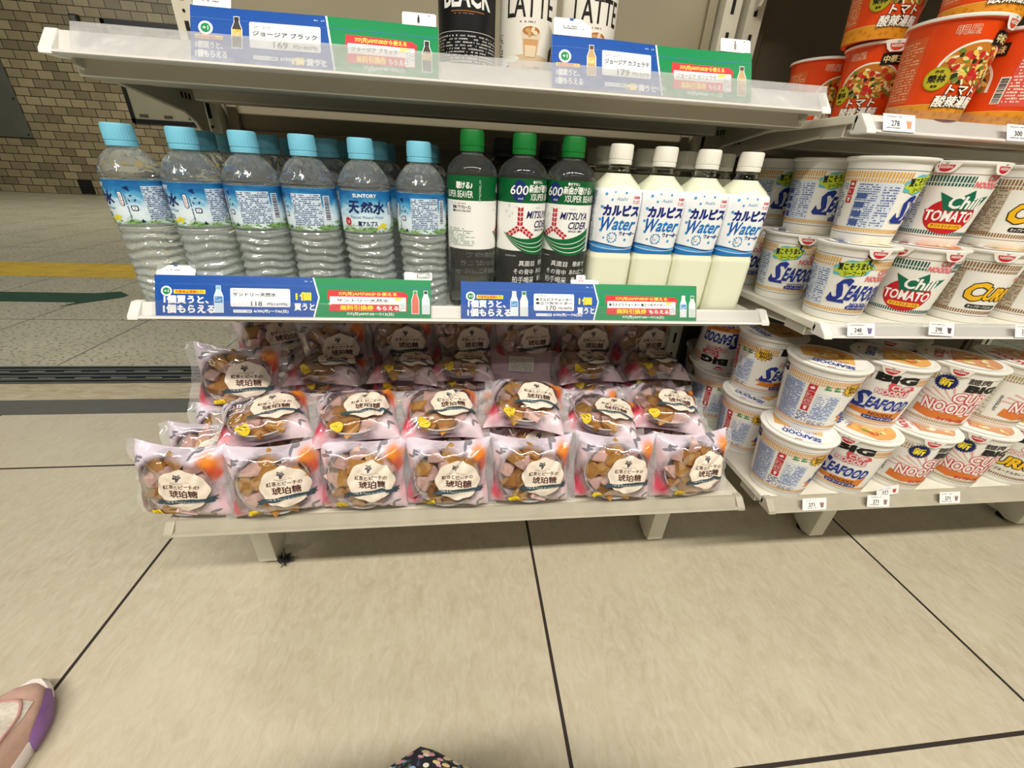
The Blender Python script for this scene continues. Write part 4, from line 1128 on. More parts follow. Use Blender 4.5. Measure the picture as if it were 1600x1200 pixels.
rad = math.radians
ZM, ZB, ZT = 0.5315, 0.2435, 0.7805
hR, hB, hO = 0.1015 + 0.0012, 0.112 + 0.0012, 0.100 + 0.0012
def place(first, make, items):
    proto = first
    for (lab, x, y, z, a, *fl) in items:
        rot = (PI if fl else 0, 0, rad(a)); loc = (x, y, z)
        if proto is None:
            proto = make(lab); proto.location = loc; proto.rotation_euler = rot
        else: dup(proto, lab, loc, rot)
    return proto
place(None, make_seafood, [
    ('blue seafood noodle cup at the front corner of the middle shelf, lower layer', 0.540, 0.530, ZM, -20),
    ('seafood noodle cup showing its fine print, stacked at the front corner', 0.557, 0.549, ZM + hR, 33),
    ('lower seafood noodle cup second from the front edge, next to the white drink bottles', 0.532, 0.634, ZM, -28),
    ('upper seafood noodle cup second from the front edge, next to the white drink bottles', 0.556, 0.648, ZM + hR, -2),
    ('lower seafood noodle cup third from the front edge, behind the last white drink', 0.534, 0.738, ZM, -46),
    ('upper seafood noodle cup third from the front edge, behind the last white drink', 0.548, 0.747, ZM + hR, 12)])
place(None, make_chili, [
    ('lower front noodle cup with the red tomato roundel', 0.645, 0.530, ZM, -42),
    ('upper front noodle cup with the red tomato roundel, stacked on its twin', 0.660, 0.548, ZM + hR, -30),
    ('lower tomato noodle cup in the row behind', 0.645, 0.634, ZM, -40)])
place(None, make_curry, [
    ('lower front curry noodle cup beside the tomato cup', 0.750, 0.530, ZM, -16),
    ('upper front curry noodle cup beside the tomato cup', 0.766, 0.545, ZM + hR, -12),
    ('lower front curry noodle cup farther from the tomato cup, cut by the photo edge', 0.855, 0.530, ZM, -12),
    ('lower curry noodle cup in the row behind the front one', 0.750, 0.634, ZM, -30)])
place(None, make_big_seafood, [
    ('large seafood noodle cup at the base shelf corner, fine print outwards, lower layer', 0.536, 0.494, ZB, 56),
    ('large seafood noodle cup stacked on the front corner cup, fine print outwards', 0.554, 0.512, ZB + hB, 58),
    ('large seafood noodle cup facing out, second from the front corner, lower layer', 0.648, 0.494, ZB, -54),
    ('large seafood noodle cup facing out, second from the front corner, upper layer', 0.672, 0.519, ZB + hB, -40),
    ('lower large seafood noodle cup just behind the front corner stack', 0.537, 0.607, ZB, 34),
    ('upper large seafood noodle cup just behind the front corner stack, facing the candy', 0.545, 0.626, ZB + hB, 6),
    ('large seafood noodle cup turned upside down on the stack third from the front', 0.538, 0.740, ZB + 2 * hB - 0.001, 146, 1),
    ('large seafood noodle cup under the upside-down one, fine print outwards', 0.536, 0.720, ZB, 63),
    ('lower large seafood noodle cup deepest by the shelf post', 0.576, 0.825, ZB, -34),
    ('upper large seafood noodle cup deepest by the shelf post, in the dark', 0.590, 0.825, ZB + hB, 60)])
place(None, make_big_red, [
    ('large noodle cup with navy burst sticker, lower layer, third from the corner', 0.760, 0.497, ZB, -18),
    ('large noodle cup with navy burst sticker, upper layer', 0.786, 0.509, ZB + hB, -42),
    ('large noodle cup with navy burst sticker, lower layer, fourth from the corner', 0.872, 0.497, ZB, -38),
    ('large noodle cup turned to its brown fine print, upper layer at the photo edge', 0.899, 0.512, ZB + hB, 4),
    ('large white noodle cup in the second row behind the burst sticker cups', 0.784, 0.625, ZB + hB, -40),
    ('large white noodle cup hidden below in the second row', 0.770, 0.612, ZB, -40)])
place(None, make_big_curry, [
    ('large curry noodle cup at the photo edge, lower layer', 0.985, 0.497, ZB, -54)])
place(None, make_orange, [
    ('orange noodle cup at the front corner of the top shelf, picture in full view', 0.606, 0.583, ZT, -17),
    ('orange noodle cup behind the front corner cup, darker, in the second row', 0.617, 0.690, ZT, -66),
    ('orange noodle cup third row back, half hidden by the top shelf of coffee', 0.606, 0.793, ZT, -4),
    ('orange noodle cup stacked in the second row, yellow band at its foot', 0.592, 0.690, ZT + hO, -24),
    ('orange noodle cup stacked on the front corner cup, only its foot in view', 0.632, 0.588, ZT + hO, -22),
    ('orange noodle cup beside the front corner cup, showing its pink fine print', 0.712, 0.590, ZT, -128)])

# ------------------------------------------------------------------ bags of candy
BW, BH = 0.0645, 0.117            # half width and height of a bag
def bag_edge(x_, t_):
    """outline: pulled-in sides and pointed corners; x_ in -1..1, t_ in 0..1"""
    px = x_ * BW * (1 - 0.075 * math.sin(PI * t_) ** 1.0 + 0.02 * math.sin(9 * t_))
    pz = t_ * BH - 0.010 * (1 - abs(x_) ** 2) * (1 if t_ > 0.5 else -1) * abs(2 * t_ - 1) ** 3
    return px, pz

def bag_front(x_, t_, seed):
    """outward (-y) bulge of the clear front"""
    e = max(0.0, 1 - abs(x_) ** 4.5) ** 0.7 * max(0.0, 1 - abs(2 * (t_ - 0.47) / (0.94 if t_ < 0.47 else 1.06)) ** 5.0) ** 0.75
    r = 0.032 * e
    w = 0.0
    rg = random.Random(seed)
    for k in range(15):                                           # creases that run in from corners and seams
        cx, ct = rg.choice((-1, 1)) * rg.uniform(0.6, 1.05), rg.choice((rg.uniform(-0.05, 0.15), rg.uniform(0.85, 1.05)))
        a = math.atan2(0.5 - ct, -cx * 0.5) + rg.uniform(-0.7, 0.7)
        dx, dt = x_ * 0.5 - cx * 0.5, t_ - ct
        al = dx * math.cos(a) + dt * math.sin(a); ac = -dx * math.sin(a) + dt * math.cos(a)
        if al > 0: w += rg.choice((-1, 1)) * 0.0046 * math.exp(-(ac / (0.012 + 0.05 * al)) ** 2) * math.exp(-al * 2.6)
        else: rg.choice((-1, 1))
    w += 0.0007 * math.sin(17 * x_ + 9 * t_ + seed) + 0.0005 * math.sin(31 * t_ - 14 * x_ + seed)
    return r + w * min(1, e * 2.2)

def bag_point(x_, t_, seed, off=0.0):
    px, pz = bag_edge(x_, t_)
    return Vector((px, -bag_front(x_, t_, seed) - off, pz))

def bag_film_mat():
    m = bpy.data.materials.new('candy_bag_front_film'); m.use_nodes = True
    nt = m.node_tree; nt.nodes.clear()
    out = nt.nodes.new('ShaderNodeOutputMaterial')
    v, xyz = coords(nt)
    X, Z = xyz[0], xyz[2]
    nz = noise(nt, v, 34, 3, 0.5, 0.2, 0.8)
    def dist(cx, cz, sx=1.0, sz=1.0):
        a = mth(nt, 'POWER', mth(nt, 'ABSOLUTE', mth(nt, 'MULTIPLY', mth(nt, 'SUBTRACT', X, cx), sx)), 2.0)
        b = mth(nt, 'POWER', mth(nt, 'ABSOLUTE', mth(nt, 'MULTIPLY', mth(nt, 'SUBTRACT', Z, cz), sz)), 2.0)
        return mth(nt, 'SQRT', mth(nt, 'ADD', a, b))
    def ramp(val, lo, hi):
        r = nt.nodes.new('ShaderNodeMapRange'); r.interpolation_type = 'SMOOTHSTEP'
        r.inputs['From Min'].default_value = lo; r.inputs['From Max'].default_value = hi
        nt.links.new(val, r.inputs['Value']); return r.outputs[0]
    wob = mth(nt, 'MULTIPLY', mth(nt, 'SUBTRACT', nz, 0.5), 0.012)
    d0 = mth(nt, 'ADD', dist(-0.001, 0.054, 0.90, 1.0), wob)
    prt = mth(nt, 'MULTIPLY', ramp(d0, 0.044, 0.058), 0.96)
    top = ramp(mth(nt, 'ADD', Z, wob), 0.078, 0.100)
    c = mixc(nt, top, srgb(234, 206, 214), srgb(226, 212, 230))
    c = mixc(nt, mth(nt, 'MULTIPLY', nz, 0.5), c, srgb(242, 232, 238))
    og = ramp(mth(nt, 'ADD', dist(0.049, 0.090, 1.0, 0.8), wob), 0.020, 0.005)
    c = mixc(nt, og, c, srgb(240, 140, 44))
    og2 = ramp(mth(nt, 'ADD', dist(0.053, 0.076, 1.2, 1.0), wob), 0.016, 0.005)
    c = mixc(nt, og2, c, srgb(230, 96, 56))
    rd = ramp(mth(nt, 'ADD', dist(-0.052, 0.032, 1.0, 0.8), wob), 0.026, 0.007)
    c = mixc(nt, rd, c, srgb(214, 56, 84))
    rd2 = ramp(mth(nt, 'ADD', dist(-0.006, 0.012, 0.6, 1.0), wob), 0.017, 0.005)
    c = mixc(nt, rd2, c, srgb(206, 52, 74))
    # small grey-green leaves printed on the lilac
    lv = None
    for cx, cz, rx, rz in ((-0.047, 0.096, 480, 170), (-0.0415, 0.0995, 200, 480), (-0.0515, 0.0915, 220, 420), (-0.0435, 0.0945, 300, 500), (0.028, 0.105, 420, 170), (0.0325, 0.1085, 180, 480), (0.048, 0.016, 480, 180), (0.0525, 0.0205, 200, 420)):
        q = mth(nt, 'LESS_THAN', dist(cx, cz, rx, rz), 1.0)
        lv = q if lv is None else mth(nt, 'MAXIMUM', lv, q)
    c = mixc(nt, mth(nt, 'MULTIPLY', lv, 0.75), c, srgb(72, 84, 88))
    pr = nt.nodes.new('ShaderNodeBsdfPrincipled'); nt.links.new(c, pr.inputs['Base Color'])
    pr.inputs['Roughness'].default_value = 0.3; pr.inputs['Coat Weight'].default_value = 0.7; pr.inputs['Coat Roughness'].default_value = 0.06
    tr = nt.nodes.new('ShaderNodeBsdfTransparent'); tr.inputs[0].default_value = (0.97, 0.95, 0.96, 1)
    gl = nt.nodes.new('ShaderNodeBsdfGlossy'); gl.inputs['Roughness'].default_value = 0.07
    lw = nt.nodes.new('ShaderNodeLayerWeight'); lw.inputs['Blend'].default_value = 0.42
    fac = nt.nodes.new('ShaderNodeMapRange'); fac.inputs['To Min'].default_value = 0.11; fac.inputs['To Max'].default_value = 0.85
    nt.links.new(lw.outputs['Facing'], fac.inputs['Value'])
    m1 = nt.nodes.new('ShaderNodeMixShader'); nt.links.new(fac.outputs[0], m1.inputs[0]); nt.links.new(tr.outputs[0], m1.inputs[1]); nt.links.new(gl.outputs[0], m1.inputs[2])
    m2 = nt.nodes.new('ShaderNodeMixShader'); nt.links.new(prt, m2.inputs[0]); nt.links.new(m1.outputs[0], m2.inputs[1]); nt.links.new(pr.outputs[0], m2.inputs[2])
    nt.links.new(m2.outputs[0], out.inputs[0])
    return m
M_bagfilm = bag_film_mat()
M_bagback = P('lilac_bag_back', srgb(212, 186, 198), rough=0.32, coat=0.5, var=0.10, scale=40)
M_seam = clear_film('bag_clear_seam', gloss=0.14, rough=0.1, haze=0.22)
M_amber = P('amber_candy', srgb(220, 166, 88), rough=0.28, trans=0.25, ior=1.4, coat=0.4, var=0.22, scale=60)
M_amber2 = P('brown_tea_candy', srgb(198, 142, 76), rough=0.28, trans=0.2, ior=1.4, coat=0.4, var=0.22, scale=60)
M_peach = P('peach_candy', srgb(238, 200, 190), rough=0.35, trans=0.15, ior=1.4, coat=0.3, var=0.12, scale=60)
M_tray = P('clear_tray', (0.93, 0.92, 0.92), rough=0.12, trans=0.55, ior=1.2)

def candy_mesh(seed, mat):
    rg = random.Random(seed); bm = bmesh.new()
    for i in range(16):
        v = Vector((rg.uniform(-1, 1), rg.uniform(-1, 1), rg.uniform(-1, 1)))
        v = Vector((v.x / max(abs(v.x), .55) * 1, v.y / max(abs(v.y), .55), v.z / max(abs(v.z), .55)))
        bm.verts.new((v.x * 0.013, v.y * 0.008, v.z * 0.011))
    r = bmesh.ops.convex_hull(bm, input=bm.verts)
    bmesh.ops.delete(bm, geom=[g for g in r['geom_interior'] if isinstance(g, bmesh.types.BMVert)], context='VERTS')
    bmesh.ops.recalc_face_normals(bm, faces=bm.faces)
    me = bpy.data.meshes.new('candy'); bm.to_mesh(me); bm.free(); me.materials.append(mat)
    return me
CANDY = [candy_mesh(s, m) for s, m in ((1, M_amber), (2, M_peach), (3, M_amber2), (4, M_peach), (5, M_amber), (6, M_peach))]

def make_bag(seed, label):
    t = thing('candy_bag', label, 'bag of candy', group='bags of amber candy on the base shelf')
    N = 30
    f = MB(); v = []; q = []
    for j in range(N + 1):
        for i in range(N + 1): v.append(bag_point(-1 + 2 * i / N, j / N, seed))
    for j in range(N):
        for i in range(N): q.append((j * (N + 1) + i, j * (N + 1) + i + 1, (j + 1) * (N + 1) + i + 1, (j + 1) * (N + 1) + i))
    f.add(v, q, M_bagfilm); f.build('front_film', t, smooth=True, sharp=0)
    # opaque lilac back sheet, slightly rumpled
    b = MB(); v = []; N2 = 14; q = []
    for j in range(N2 + 1):
        for i in range(N2 + 1):
            x_, t_ = -1 + 2 * i / N2, j / N2; px, pz = bag_edge(x_, t_)
            e = max(0.0, 1 - abs(x_) ** 3) * math.sin(PI * t_)
            v.append((px, 0.0006 + 0.006 * e + 0.0012 * e * math.sin(8 * x_ + 11 * t_ + seed), pz))
    for j in range(N2):
        for i in range(N2): q.append((j * (N2 + 1) + i, j * (N2 + 1) + i + 1, (j + 1) * (N2 + 1) + i + 1, (j + 1) * (N2 + 1) + i))
    b.add(v, q, M_bagback); b.build('back_sheet', t, smooth=True, sharp=0)
    # clear crimped seams left and right
    for sx in (-1, 1):
        s = MB(); v = []; q = []; n = 22
        for j in range(n + 1):
            px, pz = bag_edge(sx, j / n)
            for k in range(4):
                v.append((px + sx * 0.0042 * k, 0.0003 + (0.0030 * math.sin(j * 0.9 + seed + k) * k / 3) - 0.0006 * k, pz + 0.0015 * k * math.sin(j * 0.5 + seed)))
        for j in range(n):
            for k in range(3): q.append((j * 4 + k, j * 4 + k + 1, (j + 1) * 4 + k + 1, (j + 1) * 4 + k))
        s.add(v, q, M_seam); s.build('side_seam', t, smooth=True, sharp=0)
    # shallow clear tray and the candies in it
    tr = MB()
    tr.lathe([(0.002, 0.0045), (0.036, 0.0045), (0.042, 0.006), (0.0475, 0.020), (0.0495, 0.0205), (0.0495, 0.0212), (0.047, 0.0212), (0.0412, 0.007), (0.036, 0.0055), (0.002, 0.0055)], 48, M_tray, closed=False)
    tr.v = [(x + 0.0, -z + 0.004, y + 0.056) for x, y, z in tr.v]
    tr.build('tray', t, smooth=True, sharp=40)
    rg = random.Random(seed * 3 + 1); k = 0
    for ring, n in ((0.0, 1), (0.019, 5), (0.0365, 9)):
        for i in range(n):
            a = 2 * PI * (i + 0.5 * (ring > 0.03)) / n + seed
            o = bpy.data.objects.new('candy', CANDY[rg.randrange(6)]); COL.objects.link(o); o.parent = t
            o.location = (ring * math.cos(a), -0.0105 - (0.005 if ring < 0.03 else 0.002) - rg.uniform(0, 0.003), 0.056 + ring * math.sin(a))
            o.rotation_euler = (rg.uniform(-0.35, 0.35), rg.uniform(-1, 1), rg.uniform(-0.35, 0.35))
            o.scale = (rg.uniform(0.92, 1.12), rg.uniform(0.75, 0.95), rg.uniform(0.9, 1.1)); k += 1
    # cream flower-shaped label with ribbon
    def on_film(dx, dz):
        def g(u, v_):
            def pt(u, v_):
                z = 0.0565 + dz + v_; tt = min(0.97, max(0.03, z / BH)); x = (0.0175 + dx + u)
                for _ in range(4):
                    ex, ez = bag_edge(min(0.97, max(-0.97, x / BW)), tt); tt = min(0.97, max(0.03, tt + (z - ez) / BH))
                xx = min(0.99, max(-0.99, x / (BW * (1 - 0.075 * math.sin(PI * tt)))))
                p = bag_point(xx, tt, seed); return Vector((x, p.y, z))
            p = pt(u, v_); a = pt(u + 0.002, v_) - pt(u - 0.002, v_); b_ = pt(u, v_ + 0.002) - pt(u, v_ - 0.002)
            n = a.cross(b_).normalized()
            if n.y > 0: n = -n
            return p + n * 0.0008, n
        return g
    A = Art(); cr = ink(238, 224, 206); br = ink(84, 48, 40); tl = ink(58, 76, 84); gy = ink(112, 104, 104)
    A.oval(0, 0, 32, 31, cr, 0, 72, wob=0.03, k=8, ph=0.2)
    for dx, dy, r, c in ((0, 21, 2.0, gy), (-3, 19, 1.9, ink(70, 70, 76)), (3.2, 19.4, 2.0, gy), (0.4, 17, 2.3, ink(70, 70, 76)), (-2.6, 22.6, 1.3, ink(70, 70, 76)), (3, 22.6, 1.4, ink(150, 140, 136)), (0, 14.5, 1.7, gy)): A.oval(dx - 3, dy + 1, r, r, c, 1, 12, wob=0.15, k=3)
    A.text('Afternoon Tea', -1, 12.2, 24, 2.7, ink(150, 128, 116), 1)
    A.text('紅茶とピーチの', 0, 6.0, 45, 6.4, br, 1, spread=0.16)
    A.text('琥珀糖', 2, -4.6, 37, 11.0, br, 1, spread=0.32)
    rb = lambda x: -17.0 + 2.0 * math.sin((x + 4) / 11.5)
    for i in range(16):
        x0, x1 = -33 + i * 4.25, -33 + (i + 1) * 4.25
        A.poly([(x0, rb(x0) - 3.1), (x1, rb(x1) - 3.1), (x1, rb(x1) + 3.1), (x0, rb(x0) + 3.1)], tl, 2)
    A.poly([(-38, rb(-33) - 4.6), (-30, rb(-30) - 4.6), (-30, rb(-30) + 1), (-38, rb(-33) + 1), (-35, rb(-33) - 2)], tl, 1)
    A.poly([(38, rb(35) - 1), (30, rb(30) - 1), (30, rb(30) + 4.8), (38, rb(35) + 4.8), (35.5, rb(35) + 2)], tl, 1)
    A.text('Tea & Peach Kohakutou', 0, -16.9, 50, 3.4, ink(196, 200, 196), 3, arc=-0.5)
    A.build('flower_label', on_film(0, 0), t, cut_u=2.0, cut_v=2.0, lift=0.00009)
    # yellow oval seal low on the left corner
    A = Art(); yl = ink(232, 200, 44)
    A.oval(0, 0, 9.5, 5.4, yl, 0, 24, rot=-0.15); A.fine(-6, -2.2, 6, 2.6, ink(120, 96, 20), 1, 2.2, 0.9, seed=seed)
    A.build('yellow_seal', on_film(-0.043, -0.038), t, cut_u=3.0, cut_v=3.0)
    return t

BAGS = [make_bag(11, 'x'), make_bag(23, 'x'), make_bag(37, 'x'), make_bag(52, 'x')]
used_bags = [False] * 4
def bag(i, label, loc, tilt, rz=0, roll=0):
    k = i % 4; rot = (rad(tilt), rad(roll), rad(rz))
    M = (Matrix.Rotation(rad(rz), 4, 'Z') @ Matrix.Rotation(rad(tilt), 4, 'X') @ Matrix.Rotation(rad(roll), 4, 'Y')).to_euler()
    if not used_bags[k]:
        o = BAGS[k]; o.location = loc; o.rotation_euler = M; o['label'] = label; used_bags[k] = True
        return o
    return dup(BAGS[k], label, loc, M)

nth = ['nearest the open floor end', 'second from the open floor end', 'third from the open floor end', 'middle of seven', 'third from the noodle cups', 'second from the noodle cups', 'nearest the noodle cups']
# tilt: negative leans the top backwards (away from the camera)
fx = [(-0.402, 0.497, -12, -8), (-0.272, 0.491, -14, 7), (-0.152, 0.494, -17, -3), (-0.026, 0.493, -14, -4), (0.104, 0.493, -15, -3), (0.240, 0.492, -15, -6), (0.372, 0.494, -14, 3)]
Z0 = 0.2228
for i, (x, y, a, rz) in enumerate(fx):
    bag(i, 'candy bag standing in the front row, ' + nth[i], (x, y, Z0), a, rz)
for i, (x, y, a, rz) in enumerate([(-0.388, 0.541, -30, 6), (-0.262, 0.539, -34, -4), (-0.140, 0.540, -34, 3), (-0.016, 0.539, -34, 0), (0.112, 0.539, -34, 3), (0.242, 0.539, -34, -3), (0.370, 0.540, -34, 4)]):
    bag(i + 2, 'candy bag standing just behind the front row, ' + nth[i], (x, y, Z0 + 0.002), a, rz)
sn = ['on the open floor end', 'second from the open floor end', 'third from the open floor end', 'third from the noodle cups', 'second from the noodle cups', 'nearest the noodle cups']
for i, (x, y, z, a, rz, ro) in enumerate([(-0.286, 0.522, 0.322, -83, 12, -8), (-0.158, 0.518, 0.324, -80, 6, -4), (-0.032, 0.520, 0.325, -80, 2, -2), (0.094, 0.530, 0.333, -78, -6, 5), (0.216, 0.524, 0.318, -88, -14, 9), (0.336, 0.530, 0.324, -82, -9, 7)]):
    bag(i + 1, 'candy bag lying tilted on top of the front rows, ' + sn[i], (x, y, z), a, rz, ro)
for r, (y, z, a) in enumerate([(0.588, Z0 + 0.004, -32), (0.634, Z0 + 0.004, -30)]):
    for i in range(7):
        x = -0.383 + i * 0.126 + 0.006 * math.sin(i * 2.1 + r)
        bag(i + r, 'candy bag in the %s standing row behind, %s' % (('third', 'fourth')[r], nth[i]), (x, y, z), a, 4 * math.sin(i * 1.7 + r))
bag(0, 'candy bag perched high at the open floor end, corner pointing up', (-0.388, 0.668, 0.302), -16, 12, 6)
for i in range(7):
    x = -0.378 + i * 0.127
    bag(i + 3, 'candy bag standing upright against the back panel, ' + nth[i], (x + (0.012 if i == 0 else 0), 0.795 if i != 1 else 0.772, (0.336, 0.318, 0.326, 0.326, 0.330, 0.326, 0.326)[i]), -8, (28, 6, -4, 2, 9, -7, 3)[i])
for i in range(7):
    x = -0.378 + i * 0.127
    bag(i + 1, 'candy bag under the upright back row, ' + nth[i], (x, 0.806, Z0 + 0.003), -4, 2 * math.sin(i))
for r, (z, y) in enumerate(((0.268, 0.690), (0.304, 0.684), (0.340, 0.680))):
    for i in range(1, 7):
        x = -0.372 + i * 0.126 + 0.008 * math.sin(i * 3 + r)
        if (r, i) == (2, 4): continue
        bag(i + r, 'candy bag lying flat in the middle heap, %s layer, %s' % (('lower', 'middle', 'upper')[r], nth[i]), (x, y + 0.006 * math.sin(i * 2 + r), z), -91 + 3 * math.sin(i + r), 5 * math.sin(i * 1.3 + r))

ob = bag(2, 'candy bag turned backwards in the middle heap, white sticker showing', (0.108, 0.682, 0.318), 66, 172)
A = Art(); A.round_rect(-24, -16, 26, 24, 1.5, ink(232, 230, 226), 0); A.fine(-20, -12, 22, 20, ink(150, 146, 150), 1, 3.2, 1.3, seed=12)
A.build('info_sticker', flat_map((0.0, 0.0098, 0.062), (-1, 0, 0), (0, 0, 1)), ob, smooth=False)

# ------------------------------------------------------------------ promotion cards and price tags
CB = (24, 82, 170); CG = (22, 142, 84)
def mini_bottle(A, u, v0, h, body, cap, L, label=None):
    w = h * 0.145; wh = ink(238, 240, 242)
    for g, m, LL in ((0.9, wh, L), (0.0, body, L + 1)):
        A.poly([(u - w - g, v0 - g), (u + w + g, v0 - g), (u + w + g, v0 + h * .62), (u + w * .45 + g, v0 + h * .84), (u + w * .45 + g, v0 + h + g), (u - w * .45 - g, v0 + h + g), (u - w * .45 - g, v0 + h * .84), (u - w - g, v0 + h * .62)], m, LL)
    A.rect(u - w * .5, v0 + h * .88, u + w * .5, v0 + h, cap, L + 2)
    if label: A.rect(u - w, v0 + h * .36, u + w, v0 + h * .60, label, L + 2); A.fine(u - w * .8, v0 + h * .38, u + w * .8, v0 + h * .6, wh, L + 3, 2.0, 0.9)

def promo(label, x0, z0, y, w, h, split, name, maker, price, bottles, tail, bend=0.0, tilt=0.456, flaps=(), small=False):
    t = thing('promotion_card', label, 'price card', (x0, y, z0), (-tilt, 0, 0), 'blue and green promotion cards on the price rails')
    H = h * 1000; Wm = w * 1000; sp = split * Wm
    wave = (lambda u: bend * math.sin(2 * PI * (u / w) * 1.0 + 0.6) * 1.0)
    def mp(u, v): return (u, wave(u) * (0.3 + 0.7 * v / h), v), Vector((0, -1, 0))
    c = MB(); n = 24
    for i in range(n):
        ua, ub = w * i / n, w * (i + 1) / n
        q = []
        for u in (ua, ub):
            for v in (0, h): q += [mp(u, v)[0], (u, mp(u, v)[0][1] + 0.0004, v)]
        c.add(q, [(0, 4, 6, 2), (1, 3, 7, 5), (0, 1, 5, 4), (2, 6, 7, 3)] + ([(0, 2, 3, 1)] if i == 0 else []) + ([(4, 5, 7, 6)] if i == n - 1 else []), ink(232, 232, 228))
    c.build('card', t)
    A = Art(); bl = ink(*CB, rough=0.25); gr = ink(*CG, rough=0.25); wh = ink(244, 245, 246); ye = ink(246, 222, 30); rd = ink(220, 40, 48); bk = ink(34, 34, 40)
    A.poly([(0, 0), (sp - 4, 0), (sp + 3, H * .5), (sp - 4, H), (0, H)] if not small else [(0, 0), (sp + 4, 0), (sp - 4, H), (0, H)], bl, 0)
    A.poly([(Wm, 0), (Wm, H), (sp - 2, H), (sp + 5, H * .5), (sp - 2, 0)] if not small else [(Wm, 0), (Wm, H), (sp - 2, H), (sp + 6, 0)], gr, 0)
    if not small: A.poly([(sp - 4, 0), (sp - 2, 0), (sp + 5, H * .5), (sp - 2, H), (sp - 4, H), (sp + 3, H * .5)], wh, 1)
    else: A.poly([(sp + 4, 0), (sp + 6, 0), (sp - 2, H), (sp - 4, H)], wh, 1)
    A.rect(0, H * .775, Wm, H * .785, ink(60, 110, 190), 1) 
    # left block
    A.oval(H * .26, H * .60, H * .125, H * .125, wh, 2, 28); A.oval(H * .26, H * .60, H * .085, H * .085, gr, 3, 24); A.text('+1', H * .26, H * .60, H * .10, H * .075, wh, 4, bold=0.02)
    a0 = H * .42 if not small else H * .08
    A.rect(a0, H * .54, a0 + H * .72, H * .64, ye, 2) if not small else A.rect(a0, H * .40, a0 + H * .48, H * .47, ye, 2)
    A.text('対象商品週替わり!', a0 + H * .36 if not small else a0 + H * .24, H * .59 if not small else H * .435, H * .64 if not small else H * .44, H * .075 if not small else H * .055, rd, 3, spread=0.1)
    if not small:
        A.text('1個買うと、', H * .70, H * .40, H * 1.0, H * .19, wh, 2, spread=0.55); A.text('1個もらえる', H * .76, H * .17, H * 1.16, H * .20, wh, 2, spread=0.55)
    else:
        A.text('1個買うと、', H * .32, H * .29, H * .46, H * .12, wh, 2, spread=0.4); A.text('1個もらえる', H * .35, H * .13, H * .54, H * .13, wh, 2, spread=0.4)
    bx = H * 1.44 if not small else H * .80
    for k, (bc, cc, lc) in enumerate(bottles): mini_bottle(A, bx + k * H * .27, H * .10 if not small else H * .28, H * .64 if not small else H * .56, ink(*bc), ink(*cc), 2, ink(*lc) if lc else None)
    nx = bx + H * ((.27 if not small else .22) + .27 * (len(bottles) - 1))
    x1 = sp - H * .62 if not small else sp - H * .16
    A.round_rect(nx, H * .24 if not small else H * .30, x1, H * .70 if not small else H * .78, 2, wh, 2)
    A.text(maker, nx + H * .22, H * .645 if not small else H * .69, H * .30, H * .05, bk, 3)
    for k, s_ in enumerate(name):
        wd = (x1 - nx) * (.90 if small or len(name) > 1 else .72)
        A.text(s_, nx + H * .06 + wd / 2, (H * .545 - k * H * .10) if not small else H * .575, wd, H * (.095 if len(name) == 1 else .075), bk, 3, spread=0.14)
    pw = (x1 - nx) * .42
    A.text(price[0], x1 - pw * 1.35, H * .32 if not small else H * .385, H * .26, H * .12, bk, 3, bold=0.01); A.text(price[1], x1 - pw * .52, H * .305 if not small else H * .37, pw * .8, H * .075, bk, 3, spread=0.08)
    A.round_rect(nx + H * .06, H * .09, nx + H * .50, H * .165, .8, wh, 2); A.text('キャンペーン期間', nx + H * .28, H * .128, H * .38, H * .05, ink(*CB), 3)
    A.text('6/30(月)〜7/6(日)', nx + H * .95, H * .128, H * .82, H * .085, wh, 2, spread=0.2)
    ex = sp - H * .30 if not small else sp - H * .58
    A.text('1個', ex, H * .52 if not small else H * .12, H * .36 if not small else H * .20, H * .20 if not small else H * .13, ye, 2, spread=0.55)
    A.text('買うと', ex + (H * .02 if not small else H * .34), H * .25 if not small else H * .11, H * .48 if not small else H * .36, H * .17 if not small else H * .12, wh, 2, spread=0.45)
    A.fine(sp - H * .40, H * .86, sp - H * .08, H * .93, ink(150, 190, 230), 1, 2.4, 1.8, seed=5)
    # right block
    g0 = sp + H * .30; g1 = Wm - H * (.62 if len(tail) > 1 else .44)
    A.poly([(g0 - 1, H * .46), (g0 + 3, H * .46), (g0 + 3, H * .40), (g1, H * .40), (g1 + 2, H * .60), (g1 - 4, H * .665), (g0, H * .69)], rd, 2)
    A.text('7/7(月)AM7:00から使える', (g0 + g1) / 2, H * .60, (g1 - g0) * .74, H * .10, ink(250, 226, 90), 3, spread=0.2)
    A.rect(g0 + 2, H * .34, g1 - 1, H * .53, wh, 3)
    A.text(name[0].strip('●') if len(name) == 1 else name[0] + ' ' + name[1], (g0 + g1) / 2 - H * .12, H * .435, (g1 - g0) * (.66 if len(name) == 1 else .8), H * .085, bk, 4, spread=0.1)
    A.rect(g1 - H * .30, H * .45, g1 - H * .12, H * .52, ye, 4)
    A.rect(g0 + 1, H * .16, g1, H * .34, rd, 3)
    A.text('無料引換券', g0 + (g1 - g0) * .36, H * .25, (g1 - g0) * .42, H * .13, ye, 4, spread=0.3); A.text('もらえる', g0 + (g1 - g0) * .75, H * .245, (g1 - g0) * .28, H * .10, wh, 4, spread=0.3)
    A.round_rect(g1 - H * .20, H * .17, g1 - H * .02, H * .48, 1, wh, 5); A.fine(g1 - H * .18, H * .18, g1 - H * .04, H * .46, ink(150, 160, 160), 6, 2.4, 1.2)
    A.text('7/7(月)AM7:00〜7/13(日)', (g0 + g1) / 2 + H * .06, H * .085, (g1 - g0) * .60, H * .085, wh, 3, spread=0.15)
    A.fine(sp + H * .10, H * .02, g1 - H * .3, H * .045, ink(190, 226, 200), 2, 1.8, 0.8, seed=3)
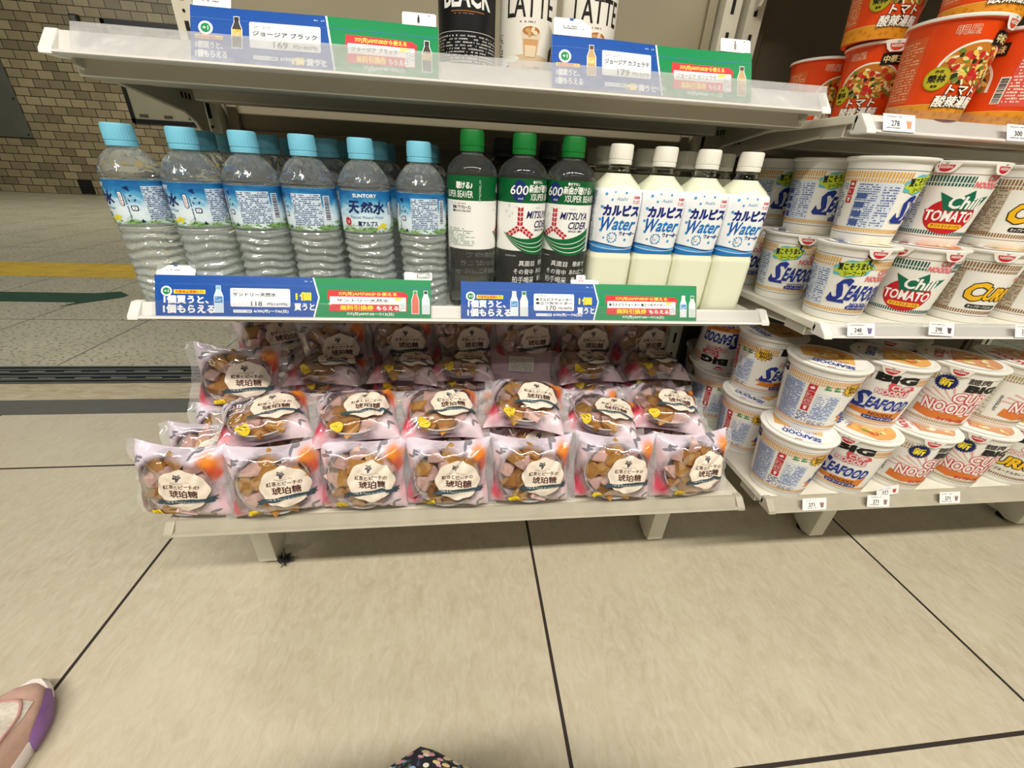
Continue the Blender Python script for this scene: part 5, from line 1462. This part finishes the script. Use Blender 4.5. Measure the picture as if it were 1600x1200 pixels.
    for k, (bc, cc, lc) in enumerate(tail): mini_bottle(A, Wm - H * (.40 - .27 * k) if len(tail) > 1 else Wm - H * .22, H * .12, H * .58, ink(*bc), ink(*cc), 2, ink(*lc) if lc else None)
    A.build('card_print', mp, t, cut_u=12.0, smooth=False)
    for (u, w_, h_, kind, lean) in flaps:
        f = MB(); u /= 1000; w_ /= 1000; h_ /= 1000
        yy = mp(u + w_ / 2, h)[0][1]
        f.prism([(u, 0), (u + w_, 0), (u + w_, h_ - 0.0015), (u + w_ - 0.0015, h_), (u + 0.0015, h_), (u, h_ - 0.0015)], 'y', -0.0006, -0.0002, ink(240, 240, 238))
        ca, sa = math.cos(lean), math.sin(lean)
        f.v = [(x, yy + yq * ca + zq * sa, h - 0.0005 + zq * ca) for x, yq, zq in f.v]
        fo = f.build('tag_flap', t)
        B = Art()
        if kind == 'text':
            B.fine(w_ * 250, h_ * 300, w_ * 780, h_ * 640, ink(120, 120, 126), 0, 2.4, 1.2, seed=4); B.rect(w_ * 420, h_ * 880, w_ * 520, h_ * 1000, ink(30, 90, 170), 0)
        elif kind == 'emblem':
            for a_ in (90, 214, 326): feather_arrow(B, w_ * 500, h_ * 430, math.radians(a_), 0.2, 4.2, 0.9, ink(190, 34, 48), 0)
        else:
            mini_bottle(B, w_ * 480, h_ * 180, h_ * 620, ink(40, 34, 30) if kind == 'dark' else ink(150, 140, 120), ink(90, 60, 40), 0); B.fine(w_ * 760, h_ * 780, w_ * 900, h_ * 900, ink(120, 120, 126), 0, 1.6, 0.8)
        B.build('flap_print', lambda a, b_: ((u + a, yy - 0.0008 * ca + b_ * sa, h - 0.0005 + b_ * ca), Vector((0, -1, 0))), fo, smooth=False)
    return t

cof = ((50, 40, 30), (24, 22, 20), (210, 180, 60)); lat = ((196, 160, 110), (90, 60, 40), (220, 190, 90))
promo('promotion card for black coffee on the top shelf rail, with the price 169', -0.287, 0.7872, 0.5861, 0.262, 0.058, 0.545, ['ジョージア ブラック'], 'コカ・コーラ', ('169', '円(182円)'), [cof], [cof], bend=0.0008, flaps=((3, 38, 12, 'text', 0.05), (222, 38, 14, 'dark', 0.0)), small=True)
promo('promotion card for latte on the top shelf rail, with the price 179', 0.108, 0.7885, 0.5867, 0.256, 0.060, 0.52, ['ジョージア カフェラテ'], 'コカ・コーラ', ('179', '円(193円)'), [lat], [lat], bend=-0.0014, flaps=((2, 46, 20, 'text', 0.0), (214, 40, 16, 'pale', 0.0)), small=True)
wtr = ((206, 226, 238), (120, 196, 222), (60, 130, 190))
promo('promotion card for water on the middle shelf rail, with the price 118', -0.398, 0.5080, 0.5617, 0.354, 0.0535, 0.565, ['サントリー天然水'], 'サントリー', ('118', '円(127円)'), [wtr], [((226, 110, 90), (60, 160, 70), None), ((214, 222, 232), (30, 40, 70), None)], flaps=((2, 47, 14, 'text', 0.25), (318, 38, 11, 'pale', 0.0)))
cal = ((228, 236, 242), (236, 234, 226), (60, 140, 200)); cid = ((214, 226, 222), (24, 132, 52), (236, 236, 236))
promo('promotion card for white drink and cider on the middle shelf rail, with the price 170', -0.002, 0.5080, 0.5617, 0.356, 0.0530, 0.555, ['●カルピスウォーター', '●三ツ矢サイダー'], 'アサヒ', ('170', '円(183円)'), [cal, cid], [cal, cid], flaps=((160, 42, 7, 'none', 0.3), (168, 14, 13, 'emblem', 0.0)))

def price_tag(label, x, y, z, price, w=0.043, h=0.0195, tilt=0.0, lean=0.456, red=False, col=(150, 120, 110)):
    t = MB().box(-w / 2, w / 2, -0.0004, 0, 0, h, ink(240, 238, 236)).build('price_tag')
    t.location = (x, y, z); t.rotation_euler = (-lean, tilt, 0)
    tag(t, label, 'price tag', 'white price tags on the noodle shelves')
    A = Art(); W = w * 1000; H = h * 1000; bk = ink(60, 58, 60)
    A.fine(-W * .40, H * .74, W * .12, H * .92, ink(150, 150, 154), 0, 2.2, 1.2, seed=int(x * 1000))
    A.text(price, -W * .12, H * .46, W * .26, H * .32, bk, 0, bold=0.01); A.fine(-W * .40, H * .10, W * .08, H * .28, ink(140, 140, 146), 0, 2.4, 1.4, seed=int(x * 999))
    A.poly([(W * .22, H * .66), (W * .40, H * .66), (W * .36, H * .20), (W * .26, H * .20)], ink(*((200, 60, 66) if red else col)), 0); A.rect(W * .23, H * .60, W * .39, H * .66, ink(220, 214, 208), 1)
    A.build('tag_print', lambda u, v: ((u, -0.0005, v), Vector((0, -1, 0))), t, smooth=False)
    return t
price_tag('white price tag reading 278 under the orange noodle cups', 0.529, 0.5287, 0.7625, '278', w=0.044, h=0.0205, col=(226, 150, 110))
price_tag('white price tag reading 300 at the photo edge under the orange cups', 0.706, 0.5287, 0.7615, '300', w=0.044, h=0.0205, col=(226, 150, 110))
price_tag('white price tag reading 248 under the corner seafood cup', 0.541, 0.4692, 0.5200, '248', w=0.042, h=0.0185, col=(120, 104, 160))
price_tag('white price tag reading 298 under the tomato cup', 0.666, 0.4692, 0.5220, '298', w=0.042, h=0.0185, tilt=0.05, col=(90, 70, 90))
price_tag('white price tag at the photo edge under the curry cups', 0.811, 0.4692, 0.5200, '248', w=0.042, h=0.0185, col=(120, 96, 70))
price_tag('white price tag reading 271 under the corner large noodle cup', 0.567, 0.4352, 0.2318, '271')
price_tag('white price tag reading 271 under the slanted red marked tag', 0.684, 0.4352, 0.2318, '271', tilt=0.06)
price_tag('slanted red marked price tag sticking up above another tag', 0.702, 0.4440, 0.2480, '271', w=0.038, h=0.016, lean=0.25, tilt=-0.20, red=True)
price_tag('white price tag reading 271 under the cups with burst stickers', 0.822, 0.4352, 0.2318, '271', w=0.040)

# ------------------------------------------------------------------ sneaker, skirt, dust
def make_shoe():
    t = thing('sneaker', 'pale pink sneaker with a purple sole patch at the lower left corner', 'shoe', (-0.601, 0.262, 0), (0, 0, 0.02))
    pk = P('pink_suede', srgb(206, 168, 152), rough=0.8, var=0.08, scale=90); ms = P('white_mesh', srgb(216, 206, 192), rough=0.8, var=0.12, scale=260)
    so = P('white_sole', srgb(226, 216, 210), rough=0.5, var=0.05, scale=40); pu = P('purple_rubber', srgb(136, 96, 156), rough=0.45, var=0.12, scale=60); rim = P('pink_binding', srgb(190, 142, 134), rough=0.75)
    def half(y):                                    # half width, toe at +0.122, heel at -0.12
        u = (y + 0.12) / 0.242
        w = 0.030 + 0.018 * math.sin(PI * min(1, u * 0.9)) ** 1.2
        end = max(0.0, 1 - max(0, (u - 0.72) / 0.28) ** 2.3) ** 0.5; st = max(0.0, 1 - max(0, (0.16 - u) / 0.16) ** 2.2) ** 0.5
        return max(0.002, w * end * st)
    def top(y):
        u = (y + 0.12) / 0.242
        for (a, h0), (b, h1) in zip(((0, .085), (.25, .078), (.45, .086), (.62, .066), (.80, .050), (.93, .041), (1, .026)), ((.25, .078), (.45, .086), (.62, .066), (.80, .050), (.93, .041), (1, .026), (1.01, .02))):
            if u <= b: k = (u - a) / (b - a); k = k * k * (3 - 2 * k); return h0 + (h1 - h0) * k
        return .02
    def strip(y0, y1, a0, a1, mat, name, lift, n=26, m=18):
        b = MB(); v = []; q = []
        for j in range(n + 1):
            y = y0 + (y1 - y0) * j / n
            for i in range(m + 1):
                a = a0 + (a1 - a0) * i / m; hw = half(y) + lift * .6; z0 = 0.020; hh = top(y) - z0 + lift
                v.append((hw * abs(math.cos(a)) ** 0.75 * (1 if math.cos(a) > 0 else -1), y + (lift * .5 if y > 0.1 else 0), z0 + hh * max(0, math.sin(a)) ** 0.8))
        for j in range(n):
            for i in range(m): q.append((j * (m + 1) + i, j * (m + 1) + i + 1, (j + 1) * (m + 1) + i + 1, (j + 1) * (m + 1) + i))
        b.add(v, q, mat); return b.build(name, t, smooth=True, sharp=0)
    ys = -0.12
    strip(-0.119, 0.1215, 0, PI, pk, 'upper', 0)
    strip(-0.02, 0.088, 0.75, PI - 0.75, ms, 'mesh_panel', 0.0012)
    for o_, r_ in ((0.0022, 0.0016), ):
        pts = []
        for k in range(25):
            a = 0.72 + (PI - 1.44) * k / 24; y = 0.088 * (1 - (2 * k / 24 - 1) ** 4 * 0.7)
            hw = half(y) + o_; hh = top(y) - .02 + o_
            pts.append((hw * abs(math.cos(a)) ** .75 * (1 if math.cos(a) > 0 else -1), y, .02 + hh * math.sin(a) ** .8))
        b = MB(); b.tube(pts, r_, rim, 6); b.build('binding', t, smooth=True)
    for k in range(4):
        y = -0.02 + k * 0.016; pts = []
        for j in range(9):
            a = 0.95 + (PI - 1.9) * j / 8; hw = half(y); hh = top(y) - .02 + .004
            pts.append((hw * abs(math.cos(a)) ** .75 * (1 if math.cos(a) > 0 else -1), y + 0.004 * (j % 2), .02 + hh * math.sin(a) ** .8))
        b = MB(); b.tube(pts, 0.0026, rim, 6); b.build('lace', t, smooth=True)
    # sole
    b = MB(); n = 48; v = []
    for z, g in ((0.0, -0.003), (0.004, 0.0015), (0.016, 0.0035), (0.022, 0.001)):
        for s in (1, -1):
            for k in range(n):
                y = -0.1215 + 0.245 * (k / (n - 1)) if s == 1 else 0.1235 - 0.245 * (k / (n - 1))
                yy = max(-0.119, min(0.1215, y)); hw = half(yy) + g
                lift = 0.012 * max(0, (y - 0.07) / 0.05) ** 2 if z < 0.01 else 0.006 * max(0, (y - 0.07) / 0.05) ** 2
                v.append((s * max(hw, 0.0005), y + (g if y > 0.1 else 0), z + lift))
    N = 2 * n; q = []
    for i in range(3):
        for k in range(N): q.append((i * N + k, i * N + (k + 1) % N, (i + 1) * N + (k + 1) % N, (i + 1) * N + k))
    q.append(list(range(N))[::-1]); q.append([3 * N + k for k in range(N)])
    b.add(v, q, so); b.build('sole', t, smooth=True, sharp=50)
    b = MB(); v = []; q = []; m = 18
    for k in range(m + 1):
        y = 0.045 + 0.070 * k / m; hw = half(y) + 0.0050; lf = 0.008 * max(0, (y - 0.07) / 0.05) ** 2; tp = 0.010 + 0.016 * math.sin(PI * k / m) ** .6
        v += [(hw - .004, y, 0.003 + lf), (hw, y, 0.007 + lf), (hw, y, 0.007 + lf + tp * .7), (hw - .005, y, 0.007 + lf + tp)]
    for k in range(m):
        for i in range(3): q.append((k * 4 + i, k * 4 + i + 1, k * 4 + 5 + i, k * 4 + 4 + i))
    b.add(v, q, pu); b.build('toe_patch', t, smooth=True, sharp=0)
    c = MB(); c.lathe([(0.030, 0.080), (0.027, 0.100), (0.026, 0.125)], 24, P('white_sock', srgb(226, 222, 214), rough=0.85), cx=0, cy=-0.070); c.build('sock', t, smooth=True)
    return t
make_shoe()

def floral_mat():
    m, nt, b, out = nodemat('dark_floral_cloth')
    v, xyz = coords(nt)
    col = None
    base = srgb(22, 24, 36)
    c = base
    for sc, pal, th, st in ((130, ((60, 84, 66), (80, 96, 86), (96, 120, 150), (60, 70, 90)), 0.36, (1.6, 0.8, 1)), (120, ((236, 228, 212), (226, 160, 180), (140, 168, 218), (230, 206, 150)), 0.43, (1, 1.35, 1))):
        mp = nt.nodes.new('ShaderNodeMapping'); mp.inputs['Scale'].default_value = st; nt.links.new(v, mp.inputs['Vector'])
        vo = nt.nodes.new('ShaderNodeTexVoronoi'); vo.inputs['Scale'].default_value = sc; nt.links.new(mp.outputs[0], vo.inputs['Vector'])
        sx = nt.nodes.new('ShaderNodeSeparateColor'); nt.links.new(vo.outputs['Color'], sx.inputs[0])
        cr = nt.nodes.new('ShaderNodeValToRGB'); cr.color_ramp.interpolation = 'CONSTANT'; e = cr.color_ramp.elements
        e[0].color = (*srgb(*pal[0]), 1); e[1].position = 0.75; e[1].color = (*srgb(*pal[3]), 1)
        for p_, k in ((0.3, 1), (0.52, 2)):
            q = e.new(p_); q.color = (*srgb(*pal[k]), 1)
        nt.links.new(sx.outputs[0], cr.inputs[0])
        msk = mth(nt, 'LESS_THAN', vo.outputs['Distance'], th)
        c = mixc(nt, msk, c, cr.outputs[0])
    nt.links.new(c, b.inputs['Base Color']); b.inputs['Roughness'].default_value = 0.85
    return m
sk = MB(); v = []; q = []; nA = 144; lev = ((0.02, 1.05, 0.000), (0.40, 1.02, 0.0), (0.62, 1.01, 0), (0.74, 1.0, 0), (0.82, 0.975, 0), (0.87, 0.93, 0), (0.905, 0.84, 0), (0.93, 0.70, 0), (0.95, 0.45, 0), (0.955, 0.2, 0))
for zz, rr, _ in lev:
    for k in range(nA):
        a = 2 * PI * k / nA; dx, dy = math.cos(a), math.sin(a)
        # plan: rounded wedge pointing to the shelves
        R = min(0.30, 0.292 / max(1e-3, (dy + 0.30 * abs(dx)))) if dy > 0 else 0.27
        R = R if dy > 0.55 else min(R, 0.28)
        fold = 1 + (0.035 * math.sin(17 * a) + 0.02 * math.sin(29 * a + 1)) * (1 - zz) * 1.2
        v.append((-0.040 + R * rr * dx * fold, -0.112 + R * rr * dy * fold, 0.30 * zz))
for i in range(len(lev) - 1):
    for k in range(nA): q.append((i * nA + k, i * nA + (k + 1) % nA, (i + 1) * nA + (k + 1) % nA, (i + 1) * nA + k))
q.append([(len(lev) - 1) * nA + k for k in range(nA)])
sk.add(v, q, floral_mat())
tag(sk.build('skirt', smooth=True, sharp=0), 'dark floral patterned skirt over a knee at the bottom edge', 'skirt')

du = MB(); rg = random.Random(3); M_dust = P('dark_dust', (0.02, 0.021, 0.024), rough=0.95)
for k in range(60):
    a, e = rg.uniform(0, 2 * PI), rg.uniform(0.1, 1.4); L = rg.uniform(0.006, 0.016)
    p0 = Vector((rg.uniform(-.006, .006), rg.uniform(-.005, .005), rg.uniform(0.002, 0.012)))
    d = Vector((math.cos(a) * math.cos(e), math.sin(a) * math.cos(e), math.sin(e) * (1 if p0.z < .01 else -.3)))
    p1 = p0 + d * L; p1.z = max(0.0008, p1.z)
    du.tube([p0, (p0 + p1) / 2 + Vector((0, 0, .001)), p1], 0.0009, M_dust, 4)
o = du.build('dust_clump', loc=(-0.345, 0.583, 0.0)); tag(o, 'dark clump of dust beside the foot of the drinks shelving', 'dust'); o['kind'] = 'stuff'
